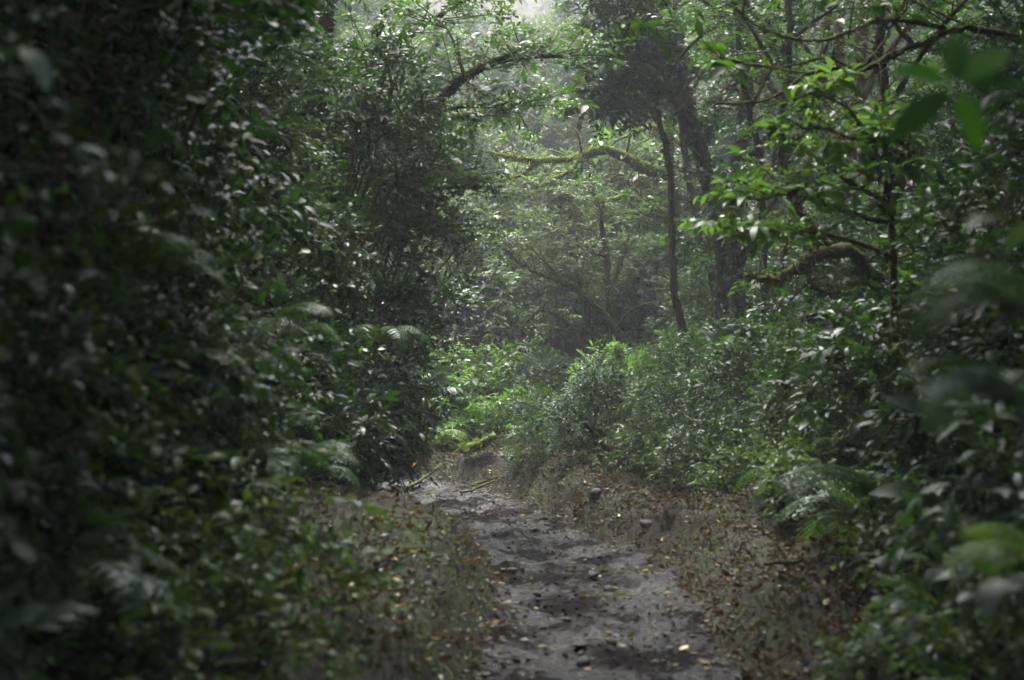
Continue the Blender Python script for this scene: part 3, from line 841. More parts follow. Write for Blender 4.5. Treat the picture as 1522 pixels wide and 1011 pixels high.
# sunlit mossy tree behind it, bare boughs
b = grounded(1045, 20.5)
tree('mossy_tree', 'moss-covered tree with bare yellow-green boughs stretching across the clearing',
     [([b, at(1030, 410, 20.4), at(1010, 330, 20.3), at(996, 230, 20.2), at(1000, 100, 20.2), at(1010, -60, 20.2)], .105, .06, .5),
      ([at(998, 262, 20.2), at(960, 250, 19.9), at(915, 228, 19.6), at(885, 224, 19.5), at(850, 236, 19.4), at(800, 240, 19.3), at(750, 236, 19.2), at(705, 226, 19.2)], .10, .016, .1),
      ([at(862, 232, 19.4), at(845, 252, 19.2), at(815, 268, 19.1), at(788, 282, 19.0)], .05, .012, .2),
      ([at(800, 240, 19.3), at(770, 262, 19.3), at(720, 272, 19.2), at(655, 268, 19.2)], .03, .006, .3),
      ([at(1032, 395, 20.3), at(1010, 350, 20.1), at(980, 318, 19.9), at(945, 298, 19.8), at(905, 300, 19.7), at(875, 330, 19.6)], .085, .02, .2),
      ([at(985, 322, 19.9), at(955, 318, 19.7), at(925, 316, 19.6), at(900, 330, 19.6)], .04, .012, .3),
      ([at(905, 300, 19.7), at(870, 278, 19.6), at(840, 270, 19.6)], .03, .008, .3),
      ([at(1002, 215, 20.2), at(975, 190, 20), at(940, 200, 19.8), at(905, 218, 19.7)], .05, .012, .4),
      ([at(1000, 150, 20.2), at(1030, 110, 20.2), at(1070, 50, 20.2), at(1085, -40, 20.2)], .06, .03, .6)],
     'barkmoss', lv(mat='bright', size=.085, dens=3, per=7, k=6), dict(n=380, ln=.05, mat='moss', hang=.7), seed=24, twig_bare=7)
# many-stemmed small tree in the middle
b = grounded(928, 18.5)
tree('many_stemmed_tree', 'leaning many-stemmed small tree with dark and mossy stems at the clearing edge',
     [([b, at(912, 500, 18.5), at(903, 430, 18.5), at(899, 370, 18.5), at(893, 330, 18.4), at(880, 280, 18.4)], .06, .022, .9),
      ([b + [.03, -.1, 0], at(915, 500, 18.3), at(890, 455, 18.2), at(850, 425, 18.1), at(815, 408, 18), at(775, 390, 17.9), at(745, 368, 17.9)], .055, .014, 1.2),
      ([b + [-.2, -.1, 0], at(890, 510, 18.2), at(868, 465, 18.2), at(862, 425, 18.1), at(850, 370, 18.1)], .05, .02, 1.0),
      ([b + [-.3, -.2, 0], at(870, 520, 18.0), at(850, 490, 18), at(825, 468, 18), at(795, 462, 18), at(768, 490, 18)], .045, .012, .6),
      ([at(905, 440, 18.5), at(925, 380, 18.6), at(945, 330, 18.7)], .04, .012, 1.0),
      ([at(830, 414, 18), at(815, 395, 18), at(790, 370, 18), at(770, 350, 18)], .02, .006, 1.2),
      ([at(899, 380, 18.5), at(870, 372, 18.4), at(830, 345, 18.3), at(810, 325, 18.3)], .022, .006, 1.4)],
     'barkdim', lv(mat='fine', size=.06, dens=6, per=9, vz=.3), dict(n=120, ln=.045, mat='mossdark'), seed=25, twig_bare=5)
b = grounded(818, 19.5)
tree('leaning_mossy_stump', 'broken leaning mossy trunk left of the many-stemmed tree',
     [([b, at(800, 560, 19.4), at(782, 530, 19.3), at(765, 505, 19.3)], .075, .04, 0),
      ([at(826, 580, 19.3), at(800, 576, 19.0), at(770, 572, 18.8), at(738, 574, 18.7)], .09, .05, 0),
      ([at(818, 560, 19.4), at(806, 530, 19.5), at(800, 500, 19.6)], .05, .02, 0)],
     'barkmoss', None, dict(n=300, ln=.08, mat='mossdark', hang=1.2), seed=26)
# straight trunks further right
for i, (px, Y, r, bark, lab, lean) in enumerate([
        (1178, 20, .13, 'bark', 'dark straight trunk between the ivy-clad tree and the red-barked tree', -14),
        (1262, 17, .12, 'barkred', 'reddish-brown upright trunk at the top right', 12),
        (1232, 18.5, .10, 'bark', 'slim dark trunk just left of the reddish one', 20),
        (1148, 14.5, .045, 'bark', 'thin black sapling leaning left beside the thick dark trunk', -40),
        (1195, 13.5, .05, 'bark', 'thin dark pole of a sapling under the mossy curved limb', -8),
        (1048, 16.0, .05, 'bark', 'thin near-black stem just left of the ivy-clad trunk', -95),
        (1128, 15.6, .06, 'bark', 'near-black leaning stem just right of the thick dark trunk', 85),
        (1065, 18.5, .06, 'bark', 'slim dark stem behind the ivy-clad trunk', -60),
        (955, 23, .07, 'barkred', 'distant slim reddish trunk in the clearing', 6),
        (1310, 12.5, .07, 'bark', 'shaded trunk half hidden by the glossy thicket on the right', 14),
        (280, 9.5, .05, 'bark', 'dark stem slanting up through the left thicket', 90),
        (150, 6.5, .04, 'bark', 'dark stem at the upper left among blurred leaves', 60)]):
    b = grounded(px, Y)
    tree('forest_tree', lab,
         [([b, at(px + lean * .3 + 20 * math.sin(i * 2.1), 420, Y), at(px + lean * .6 - 20 * math.sin(i * 1.7 + 1), 250, Y + .3), at(px + lean + 14 * math.cos(i), 60, Y), at(px + lean * 1.3, -160, Y + .4)], r, r * .55, .5),
          ([at(px + lean * .8, 160, Y), at(px + lean * .8 + (60 if i % 2 else -60), 60, Y - .5), at(px + (140 if i % 2 else -120), -20, Y - 1)], r * .45, .012, 1.2)],
         bark, lv(mat='mid' if px > 800 else 'glossy', size=.075, dens=5, per=9), dict(n=110, ln=.05, mat='mossdark'), seed=40 + i, ivy=60, group='trunks standing in the forest')
# bare mossy bough at upper right
b = grounded(1660, 9.5)
tree('bare_bough_tree', 'tree at the right edge with long bare mossy boughs reaching left',
     [([b, at(1640, 400, 9.5), at(1600, 150, 9.4), at(1560, -80, 9.4)], .13, .07, .5),
      ([at(1610, 120, 9.4), at(1522, 60, 9.2), at(1450, 42, 9.1), at(1405, 42, 9.0), at(1370, 62, 9.0), at(1300, 88, 8.9), at(1250, 100, 8.9), at(1200, 108, 8.8), at(1160, 135, 8.8), at(1110, 152, 8.7), at(1045, 150, 8.7)], .027, .006, .12),
      ([at(1330, 78, 8.9), at(1290, 100, 8.8), at(1235, 120, 8.7), at(1195, 140, 8.6), at(1130, 155, 8.6)], .02, .005, .12),
      ([at(1405, 40, 9.0), at(1350, 30, 9.0), at(1300, 32, 9), at(1255, 52, 9), at(1200, 60, 9), at(1130, 40, 9), at(1080, 5, 9)], .018, .005, .2),
      ([at(1260, 100, 8.9), at(1230, 85, 8.9), at(1160, 100, 8.9), at(1080, 90, 8.9), at(1040, 60, 8.9)], .014, .004, .2),
      ([at(1355, 65, 9), at(1330, 30, 9.1), at(1345, 0, 9.2), at(1350, -40, 9.2)], .018, .005, .4),
      ([at(1290, 92, 8.9), at(1320, 50, 9.0), at(1300, 20, 9.0)], .012, .004, .3),
      ([at(1245, 98, 8.9), at(1240, 75, 8.8), at(1262, 55, 8.8)], .009, .004, .2)],
     'barkolive', lv(mat='mid', size=.085, dens=4, per=6), dict(n=260, ln=.028, mat='mossdark', hang=.5), seed=31, twig_bare=3)
# mossy crooked limb mid right
b = grounded(1330, 11.6)
tree('crooked_mossy_tree', 'crooked small tree on the right with thick mossy curling limbs',
     [([b, at(1320, 500, 11.6), at(1300, 420, 11.5), at(1262, 372, 11.4), at(1225, 362, 11.3), at(1205, 330, 11.3), at(1180, 300, 11.2), at(1182, 250, 11.2)], .075, .015, .5),
      ([at(1262, 372, 11.4), at(1215, 378, 11.2), at(1180, 398, 11.1), at(1150, 411, 11), at(1110, 408, 11)], .06, .022, .3),
      ([at(1225, 362, 11.3), at(1200, 400, 11.3), at(1222, 432, 11.2), at(1255, 434, 11.2)], .03, .012, .4),
      ([at(1300, 420, 11.5), at(1250, 440, 11.6), at(1200, 470, 11.8)], .03, .01, .6)],
     'barkolive', lv(mat='mid', size=.085, dens=5, per=8), dict(n=380, ln=.045, mat='mossdark', hang=.9), seed=32, twig_bare=2)
# understory tree with bright leaf rosettes
b = grounded(1335, 9.0)
tree('bright_rosette_tree', 'small tree with bright green rosettes of long leaves on mossy stems at right',
     [([b, at(1325, 420, 9), at(1318, 310, 8.9), at(1305, 250, 8.9), at(1288, 195, 8.8)], .03, .010, 1.6),
      ([at(1318, 300, 8.9), at(1270, 276, 8.8), at(1245, 258, 8.8), at(1235, 240, 8.7)], .018, .006, 1.6),
      ([at(1316, 290, 8.9), at(1345, 255, 8.8), at(1352, 225, 8.8), at(1335, 210, 8.7)], .02, .008, 1.4),
      ([at(1318, 330, 8.9), at(1240, 310, 8.6), at(1180, 290, 8.5), at(1130, 300, 8.4)], .018, .005, 2.2),
      ([at(1300, 240, 8.9), at(1250, 200, 8.7), at(1210, 190, 8.6), at(1160, 225, 8.5)], .016, .005, 2.2),
      ([at(1325, 380, 9), at(1230, 350, 8.7), at(1160, 345, 8.5), at(1100, 350, 8.4)], .018, .005, 2.0),
      ([at(1290, 200, 8.8), at(1260, 160, 8.7), at(1240, 150, 8.7)], .012, .004, 2.4)],
     'barkolive', lv(T=LEAF_LANCE, mat='bright', size=.10, dens=4.2, per=6, k=7, sub=.32, ln=.11, droop=.05), dict(n=120, ln=.02, mat='mossdark'), seed=33)

# canopy over the walker: a wide crown whose lowest sprays hang into the top of the view
b = np.array([3.6, 3.0, gz(3.6, 3.0) - .2])
tree('canopy_tree', 'big tree beside the walker whose canopy hangs over the top edge',
     [([b, (3.5, 3.0, 2.5), (3.2, 3.2, 4.4), (2.6, 3.6, 6.2)], .22, .12, .2),
      ([(3.2, 3.2, 4.2), (2.0, 4.4, 4.6), (.8, 5.4, 4.7), (-.6, 5.6, 4.7)], .09, .02, 2.2),
      ([(3.0, 3.3, 4.8), (2.2, 5.4, 4.7), (1.7, 7.0, 4.6), (1.25, 7.5, 4.2), (.8, 7.8, 3.95)], .07, .012, 2.0),
      ([(3.2, 3.2, 4.2), (1.4, 2.6, 4.7), (-.6, 2.4, 4.6), (-2.4, 2.8, 4.3)], .09, .02, 2.2),
      ([(2.8, 3.5, 5.4), (3.4, 5.2, 5.2), (3.2, 6.8, 4.8), (2.4, 7.8, 4.1)], .07, .015, 2.0),
      ([(2.6, 3.6, 6.0), (.6, 3.6, 6.4), (-1.6, 4.4, 6.2)], .07, .02, 2.4)],
     'bark', lv(mat='mid', size=.085, dens=5, per=10, sub=.9, ln=.24), None, seed=51)

b = np.array([-3.4, .5, gz(-3.4, .5) - .2])  # out-of-view tree added to darken the near left side
tree('canopy_tree', 'unseen big tree added left of the walker, its crown shading the near thicket',
     [([b, (-3.3, .6, 2.5), (-3.0, .8, 4.4), (-2.4, 1.4, 6.4)], .2, .1, .2),
      ([(-3.0, .8, 4.2), (-2.8, 2.6, 4.8), (-2.6, 4.4, 4.9), (-2.2, 5.6, 4.8)], .08, .02, 2.6),
      ([(-3.0, .8, 4.6), (-1.6, 2.0, 5.2), (-.8, 3.4, 5.4), (.2, 4.6, 5.3)], .08, .02, 2.6),
      ([(-3.0, .8, 4.4), (-4.0, 2.6, 4.9), (-4.2, 4.6, 5.0)], .07, .02, 2.6),
      ([(-2.8, 1.0, 5.0), (-1.6, .6, 5.6), (.4, .4, 5.8), (2.0, .8, 5.6)], .08, .02, 2.6)],
     'bark', lv(mat='mid', size=.095, dens=5, per=10, sub=1.0, ln=.26), None, seed=52)

# ------------------------------------------------------------------ thickets
R_ = random.Random(9)
# left thicket: front bushes, tall shrubs behind, slender trees at the back
for i, y in enumerate([3.4, 4.6, 5.7, 6.8, 7.9, 8.9, 9.9, 10.9, 11.8, 12.8]):
    x = -1.95 + .05 * R_.uniform(-1, 1) + (-.12 if y > 11 else 0) - (.15 if 6 < y < 9 else 0)
    plant(['leafy_shrub', 'green_shrub', 'leafy_shrub', 'fine_shrub'][i % 4], x, y, f'glossy low bush in the left thicket, {ORD[i]} along its front from the camera', 'bush', R_.uniform(.9, 1.1), 'bushes fronting the left thicket')
for i, (x, y, sc) in enumerate([(-2.15, 3.2, 1), (-2.3, 4.8, 1), (-2.35, 6.3, 1.05), (-2.4, 7.8, 1.0), (-2.3, 9.3, 1.05), (-2.15, 10.7, 1.0), (-1.85, 12.0, 1.0), (-1.72, 13.3, .92), (-2.3, 14.2, .95)]):
    plant('tall_shrub', x, y, f'tall dark leafy shrub in the left thicket, {ORD[i]} of its row from the camera', 'shrub', sc, 'tall shrubs of the left thicket', tilt=(0, {6: .16, 7: .25, 8: .12}.get(i, .05)))
for i, (x, y, sc) in enumerate(sorted([(-3.6, 4.2, 1), (-3.8, 6.4, 1), (-3.7, 8.6, 1.05), (-3.6, 10.8, 1.05), (-3.5, 13.0, 1.0), (-4.9, 9.5, 1.15), (-4.8, 13.5, 1.1), (-2.9, 11.6, 1.0), (-2.6, 8.0, 1.1)], key=lambda q: q[1])):
    plant('slender_tree', x, y, f'slender dark tree rising out of the left thicket, {ORD[i]} counted from the camera', 'tree', sc, 'slender trees behind the left thicket')
# right thicket: low front, then higher
front = [(.15, 14.9), (.75, 14.1), (1.35, 13.2), (1.85, 12.1), (2.2, 10.9), (2.5, 9.6), (2.6, 8.3), (2.5, 7.0), (2.25, 5.7), (2.0, 4.5)]
for i, (x, y) in enumerate(front):
    plant(['green_shrub', 'leafy_shrub'][i % 2], x + (.15 if i < 6 else .5), y, f'low leafy shrub at the foot of the right thicket, {ORD[i]} from the bend', 'bush', (.50 + .06 * i), 'low shrubs fronting the right thicket')
sec = [(.8, 15.6), (1.7, 14.8), (2.4, 13.6), (3.0, 12.2), (3.4, 10.7), (3.5, 9.2), (3.5, 7.7), (3.45, 6.2), (3.3, 4.9)]
for i, (x, y) in enumerate(sec):
    plant(['leafy_shrub', 'green_shrub', 'leafy_shrub'][i % 3], x, y, f'mid-height shrub of the right thicket, {ORD[i]} from the bend', 'shrub', [.55, .62, .85, 1.1, 1.3, 1.4, 1.5, 1.5, 1.5][i], 'mid-height shrubs of the right thicket')
for i, (x, y, sc) in enumerate(sorted([(4.2, 13.6, .85), (4.3, 11.6, .9), (4.2, 9.9, .9), (3.7, 8.6, .85), (3.5, 7.0, .9), (3.1, 5.4, .95), (5.2, 15.5, 1), (3.5, 14.8, .6), (3.9, 12.6, .7)], key=lambda q: -q[1])):
    plant('tall_shrub', x, y, f'tall dark shrub at the back of the right thicket, {ORD[i]} from the bend', 'shrub', sc, 'tall shrubs of the right thicket')
for i, (x, y, sc) in enumerate(sorted([(5.3, 12.8, 1), (5.2, 9.8, 1.05), (4.8, 7.2, 1.05), (6.3, 14.5, 1.1), (4.2, 5.0, 1)], key=lambda q: -q[1])):
    plant('slender_tree', x, y, f'slender dark tree above the right thicket, {ORD[i]} from the bend', 'tree', sc, 'slender trees behind the right thicket')
# beyond the bend
for i, (x, y, kd, sc) in enumerate(sorted([(-2.9, 19.2, 'slope_shrub', 1.0), (-1.7, 20.4, 'green_shrub', 1.5), (-.6, 19.8, 'slope_shrub', .85), (.5, 20.9, 'slope_shrub', 1.1), (1.5, 17.0, 'green_shrub', .55), (2.4, 17.6, 'leafy_shrub', .7),
                                    (3.1, 18.6, 'green_shrub', 1.4), (4.2, 17.2, 'leafy_shrub', 1.3), (1.9, 21.7, 'slope_shrub', 1.2), (-4.6, 20.5, 'tall_shrub', 1.0), (5.6, 20.5, 'tall_shrub', 1.0), (.4, 17.3, 'leafy_shrub', .5), (.7, 18.4, 'leafy_shrub', .6)], key=lambda q: q[1])):
    plant(kd, x, y, f'leafy shrub on the rising ground beyond the bend, {ORD[i]} counted away from the camera', 'shrub', sc, 'shrubs beyond the bend')
# shrubs covering the slope that closes the view
for i, (x, y, kd, sc) in enumerate(sorted([(2.0, 19.6, 'green_shrub', .7), (2.9, 20.3, 'slope_shrub', .6), (3.7, 19.6, 'green_shrub', .9), (4.6, 19.2, 'leafy_shrub', 1.0), (2.2, 21.0, 'slope_shrub', .7), (3.4, 21.4, 'slope_shrub', .8), (1.2, 20.6, 'slope_shrub', .9), (1.9, 20.3, 'slope_shrub', .8), (2.6, 19.2, 'slope_shrub', .7), (-.2, 21.4, 'slope_shrub', .8), (4.4, 21.0, 'slope_shrub', .9)], key=lambda q: q[1])):
    plant(kd, x, y, f'green shrub at the feet of the mossy trees, {ORD[i]} of the patch counted back', 'shrub', sc, 'shrubs at the feet of the mossy trees')
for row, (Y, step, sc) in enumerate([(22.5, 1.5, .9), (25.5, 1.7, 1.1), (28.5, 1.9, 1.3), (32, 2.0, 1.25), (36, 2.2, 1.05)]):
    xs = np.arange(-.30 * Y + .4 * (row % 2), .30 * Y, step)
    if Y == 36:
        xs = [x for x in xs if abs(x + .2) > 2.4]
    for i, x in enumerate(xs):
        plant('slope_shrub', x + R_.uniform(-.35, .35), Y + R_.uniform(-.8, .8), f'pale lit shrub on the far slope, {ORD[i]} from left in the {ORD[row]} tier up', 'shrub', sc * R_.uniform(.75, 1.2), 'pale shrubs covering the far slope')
# sunlit herbs around the bend
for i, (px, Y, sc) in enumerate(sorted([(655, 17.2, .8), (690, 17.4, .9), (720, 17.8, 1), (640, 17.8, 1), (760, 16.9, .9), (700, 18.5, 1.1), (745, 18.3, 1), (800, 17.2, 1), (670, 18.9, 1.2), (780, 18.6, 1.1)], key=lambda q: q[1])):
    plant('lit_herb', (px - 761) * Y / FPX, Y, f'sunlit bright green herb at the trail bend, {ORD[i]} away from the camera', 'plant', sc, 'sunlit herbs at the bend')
# herbs on the banks
hb = []
for i in range(20):
    y = 5.9 + i * .42; x = -1.15 - .35 * R_.random() + (.25 if y > 11 else 0)
    hb.append((x - (.62 if y > 10.4 else .32), y, 'left', i))
for i in range(20):
    y = 5.2 + i * .45
    d0 = np.interp(y, PC[:, 1][:230], PC[:, 0][:230])
    hb.append((d0 + 1.5 + .35 * R_.random(), y, 'right', i))
for x, y, sd, i in hb:
    plant('low_herb', x, y, f'small herb on the {sd} bank below the thicket, {ORD[i]} from the camera', 'plant', R_.uniform(.6, 1.1) * (.62 if sd == 'left' else .9), f'herbs along the {sd} bank')
for i, (x, y) in enumerate([(-1.05, 4.6), (-1.3, 4.2), (-1.0, 5.3), (-1.35, 5.0), (-1.25, 5.6), (1.75, 4.6), (1.6, 5.2)]):
    plant('low_herb', x, y, f'blurred dark herb low in the {"left" if x < 0 else "right"} corner nearest the camera, {ORD[i]} of the group', 'plant', R_.uniform(.8, 1.2), 'herbs close to the camera')
# bushy bright-leaved plants
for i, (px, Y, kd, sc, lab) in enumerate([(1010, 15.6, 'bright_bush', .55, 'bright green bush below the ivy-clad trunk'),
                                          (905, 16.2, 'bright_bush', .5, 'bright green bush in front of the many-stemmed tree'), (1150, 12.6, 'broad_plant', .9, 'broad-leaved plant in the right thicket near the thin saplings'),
                                          (1500, 6.2, 'broad_plant', .6, 'broad-leaved plant low in the right thicket'), (250, 8.0, 'broad_plant', .5, 'broad-leaved plant low in the left thicket'),
                                          (130, 5.2, 'broad_plant', .5, 'blurred broad-leaved plant at the lower left'), (1510, 4.4, 'broad_plant', .5, 'blurred broad-leaved plant at the lower right edge')]):
    plant(kd, (px - 761) * Y / FPX, Y, lab, 'plant', sc)

# ------------------------------------------------------------------ ferns
for px, Y, z, kd, n, sc, az, arc, lab in [
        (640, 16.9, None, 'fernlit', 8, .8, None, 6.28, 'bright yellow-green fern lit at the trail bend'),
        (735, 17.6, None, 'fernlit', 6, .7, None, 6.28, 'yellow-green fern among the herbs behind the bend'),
        (632, 13.4, 1.0, 'simple', 5, .6, -.6, 2.2, 'drooping ladder fern hanging from the left thicket over the bend'),
        (606, 13.0, .7, 'simple', 4, .5, -.5, 2.0, 'second drooping fern lower on the left thicket by the bend'),
        (415, 7.9, 1.62, 'fern', 5, .6, -.5, 2.4, 'grey-green fern halfway up the left thicket'),
        (170, 5.5, 1.12, 'fern', 6, .6, -.6, 2.8, 'grey fern spreading low in the left thicket'),
        (330, 6.5, .95, 'fern', 6, .6, -.5, 3.0, 'dark fern near the foot of the left thicket'),
        (450, 7.6, .85, 'fern', 5, .5, -.6, 3.0, 'small fern above the left bank edge'),
        (190, 4.9, 1.75, 'fern', 5, .55, -.5, 2.6, 'blurred fern high on the left thicket'),
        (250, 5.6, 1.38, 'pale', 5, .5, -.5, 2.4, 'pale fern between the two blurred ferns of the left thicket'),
        (560, 11.0, 1.5, 'simple', 4, .6, -.5, 2.2, 'ladder fern hanging near the hedge edge at mid-height'),
        (60, 4.4, .7, 'simple', 5, .7, -.4, 2.6, 'dark blurred fern at the lower left corner'),
        (1330, 8.2, None, 'fern', 7, 1.0, None, 6.28, 'large dim fern in the right thicket'),
        (1240, 9.8, None, 'fern', 6, .8, None, 6.28, 'dim fern left of the large one in the right thicket'),
        (1470, 5.2, None, 'fern', 7, .8, None, 6.28, 'dark fern at the foot of the right thicket'),
        (1540, 3.9, .95, 'fernlit', 4, .42, 3.0, 1.6, 'bright green fern frond poking in at the right edge'),
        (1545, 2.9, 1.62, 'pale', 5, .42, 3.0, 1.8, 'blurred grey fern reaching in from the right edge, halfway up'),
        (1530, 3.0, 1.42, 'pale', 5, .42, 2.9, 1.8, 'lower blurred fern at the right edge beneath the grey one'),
        (1000, 13.6, None, 'fern', 6, .6, None, 6.28, 'small fern below the right thicket near the bend'),
        (890, 14.8, None, 'fern', 6, .6, None, 6.28, 'fern beside the fallen stem by the bend')]:
    fern((px - 761) * Y / FPX, Y, lab, kd, n, sc, 'ferns', z, az, arc)

# ------------------------------------------------------------------ near blurred branches
def leafy_spray(name, label, stem, leaves, T, mat, seed=0, alt=None):
    """a near twig whose big leaves are each an object"""
    rng = np.random.default_rng(seed)
    base = np.asarray(stem[0], float)
    t = thing(name, label, 'branch', tuple(base))
    g = Geo(); tube(g, np.asarray(stem) - base, .006, .002, 6, rng, .05)
    link('stem', g.mesh('stem', M['stem']), t)
    g = Geo(); g.add(*T); me = g.mesh('large_leaf', M[mat])
    alt = g.mesh('large_leaf', M[alt]) if alt else None
    for (p, d, n, s) in leaves:
        y = Vector(d).normalized(); x = y.cross(Vector(n)).normalized(); z = x.cross(y)
        from mathutils import Matrix
        o = link('leaf', me if alt is None or len(t.children) % 2 else alt, t)
        m = Matrix((x, y, z)).transposed().to_4x4()
        o.matrix_local = Matrix.Translation(Vector(np.asarray(p, float) - base)) @ m @ Matrix.Scale(s, 4)
    return t
Yn = 2.3
c = at(1425, 130, Yn)
def tip(px, py, Y=Yn):
    return at(px, py, Y)
lf = []
for (px, py, dy) in [(1415, 48, .03), (1330, 100, -.02), (1320, 205, .02), (1455, 215, -.03), (1525, 120, .02), (1500, 70, .04)]:
    e = tip(px, py, Yn + dy); d = e - c
    lf.append((c + d * .06, d, (R_.uniform(-.3, .3), -.75, .6), float(np.linalg.norm(d))))
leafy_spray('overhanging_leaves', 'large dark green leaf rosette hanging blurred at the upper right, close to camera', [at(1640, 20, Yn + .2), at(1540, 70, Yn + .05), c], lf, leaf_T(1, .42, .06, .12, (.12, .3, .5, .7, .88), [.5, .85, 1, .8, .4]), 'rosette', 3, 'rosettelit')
for i, (cx_, cy_, Y, n, s, lab) in enumerate([(1500, 330, 2.7, 7, .11, 'pale blurred leaves at the right edge below the dark leaf rosette'),
                                              (1450, 560, 3.0, 12, .085, 'blurred grey-green leafy branch halfway down the right edge'),
                                              (1505, 470, 2.9, 10, .08, 'blurred leafy branch near the right edge with a yellowish leaf'),
                                              (1500, 650, 2.9, 9, .085, 'blurred bright leaf spray above the fern at the right edge'),
                                              (1480, 860, 3.3, 12, .10, 'blurred dark leaves in the lower right corner'),
                                              (30, 70, 2.9, 7, .10, 'pale blurred leaves in the upper left corner'),
                                              (40, 940, 3.2, 5, .17, 'dark blurred long leaves in the lower left corner')]):
    rr = random.Random(i + 60)
    sgn = 1 if cx_ > 700 else -1
    c0 = at(cx_ + sgn * 260, cy_ + 120, Y + .5); c1 = at(cx_, cy_, Y)
    st = [c0, (c0 + c1) / 2 + np.array([0, 0, .08]), c1]
    SS = spline(st, 8)
    L_ = []
    for k in range(n):
        p = SS[int(len(SS) * (.25 + .72 * k / max(1, n - 1)))] if k < n - 1 else c1
        d = (-sgn * rr.uniform(.2, 1), rr.uniform(-.6, .6), rr.uniform(-.7, .35))
        L_.append((p, d, (rr.uniform(-.3, .3), rr.uniform(-.5, .1), 1), s * rr.uniform(.7, 1.2)))
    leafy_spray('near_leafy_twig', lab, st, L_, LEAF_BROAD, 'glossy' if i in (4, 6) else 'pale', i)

# fresh bright sprigs on the face of the left thicket
for i, (px, py, Y, n, s_, lab) in enumerate([(478, 372, 9.3, 7, .085, 'fresh bright green sprig on the left thicket, largest of them'), (405, 285, 7.6, 4, .075, 'bright sprig of few leaves high on the left thicket'),
                                            (438, 425, 8.2, 4, .075, 'small bright sprig below the largest one on the left thicket'), (245, 330, 5.4, 3, .07, 'bright upright leaves at the left, above the grey fern'),
                                            (515, 425, 10.0, 3, .07, 'single pair of bright leaves near the hedge edge'), (560, 520, 11.2, 4, .08, 'bright sprig low on the left thicket near the bend'),
                                            (70, 290, 4.3, 3, .07, 'blurred yellowish-green leaves at the far left'), (330, 760, 6.6, 4, .08, 'bright leaves low on the left thicket above the bank')]):
    rr = random.Random(i + 200)
    Y *= .86
    e = at(px, py, Y); b = e + np.array([-.45, .15, -.12])
    L_ = []
    for k in range(n):
        a = k * 2.4 + rr.uniform(-.4, .4)
        L_.append((e - (e - b) * .12 * (k % 3), (math.cos(a) * .8 + .3, math.sin(a) * .6 - .2, rr.uniform(-.1, .9)), (rr.uniform(-.3, .3), -.5, .8), s_ * rr.uniform(.7, 1.2)))
    leafy_spray('bright_sprig', lab, [b, (b + e) / 2 + np.array([0, 0, .03]), e], L_, LEAF_LEAFLET, 'bright', 90 + i)

# ------------------------------------------------------------------ ground cover, litter, moss, grit
rng = np.random.default_rng(123)
def scatter(n, ylo, yhi, alo, ahi, side=None, pw=1.0):
    """points beside the trail: a = distance outside its edge"""
    y = ylo + (yhi - ylo) * rng.random(n) ** pw
    j = rng.integers(0, len(PC), n * 1)
    x = rng.uniform(-3.2, 3.6, n)
    d, _ = path_d(x, y)
    a = np.abs(d) - half_width(x, y)
    ok = (a > alo) & (a < ahi)
    if side:
        ok &= (np.sign(d) == side)
    x, y, d = x[ok], y[ok], d[ok]
    return np.c_[x, y, ground_z(x, y)], d

P_, d_ = scatter(60000, 5, 19, .02, 1.6)
keep = rng.random(len(P_)) < np.where(d_ > 0, .85, .2)
P_ = P_[keep]
v, f = place(LEAF_DEAD, P_ + [0, 0, .012], rng.normal(0, 1, (len(P_), 3)) * [1, 1, .25], UP + rng.normal(0, .5, (len(P_), 3)), .045 * rng.uniform(.35, 1.3, len(P_)))
g = Geo(); g.add(v, f)
Q_, d_ = scatter(60000, 5, 17, -.75, .05)
keep = rng.random(len(Q_)) < .12 + .45 * sst((np.abs(d_) - .3) / .35)
Q_ = Q_[keep]
v, f = place(LEAF_FLAT, Q_ + [0, 0, .008], rng.normal(0, 1, (len(Q_), 3)) * [1, 1, .10], UP + rng.normal(0, .3, (len(Q_), 3)), .034 * rng.uniform(.3, 1.0, len(Q_)) ** 1.3 * 1.6)
g2 = Geo(); g2.add(v, f)
o = link('trail_flecks', g2.mesh('trail_flecks', M['flecks']), kind='stuff')
tag(o, 'pale and yellow leaf scraps trodden into the muddy trail', 'leaf litter')
W_, d_ = scatter(7000, 5, 17, .02, 1.5)
v, f = place(LEAF_DEAD8, W_ + [0, 0, .014], rng.normal(0, 1, (len(W_), 3)) * [1, 1, .2], UP + rng.normal(0, .4, (len(W_), 3)), .075 * rng.uniform(.6, 1.3, len(W_)))
g.add(v, f)
W_, d_ = scatter(1500, 5, 17, -.1, 1.5)          # short dead twigs
dd_ = unit(rng.normal(0, 1, (len(W_), 3)) * [1, 1, .1]); ln_ = rng.uniform(.04, .16, (len(W_), 1))
sticks(g, W_ + [0, 0, .012] - dd_ * ln_, W_ + [0, 0, .018] + dd_ * ln_, .004, .002)
o = link('leaf_litter', g.mesh('leaf_litter', M['litter']), kind='stuff')
tag(o, 'brown and yellowish dead leaves littering the banks and trail edges', 'leaf litter')

g = Geo()
P_, d_ = scatter(150000, 5, 18, .02, 1.3)
m_ = fbm(P_[:, 0] * 1.5 + 3, P_[:, 1] * 1.5, 3) + np.where(d_ < 0, .42, .22)
P_ = P_[rng.random(len(P_)) < sst((m_ + .15) / .45)]
v, f = place((BLADE[0] * np.array([1.6, 1, 1]), BLADE[1]), P_ - [0, 0, .004], rng.normal(0, .6, (len(P_), 3)) + UP * .8, rng.normal(0, 1, (len(P_), 3)), .035 * rng.uniform(.5, 1.5, len(P_)))
g.add(v, f)
o = link('moss', g.mesh('moss', M['bankmoss']), kind='stuff')
tag(o, 'olive moss and short grass carpeting the banks', 'moss')

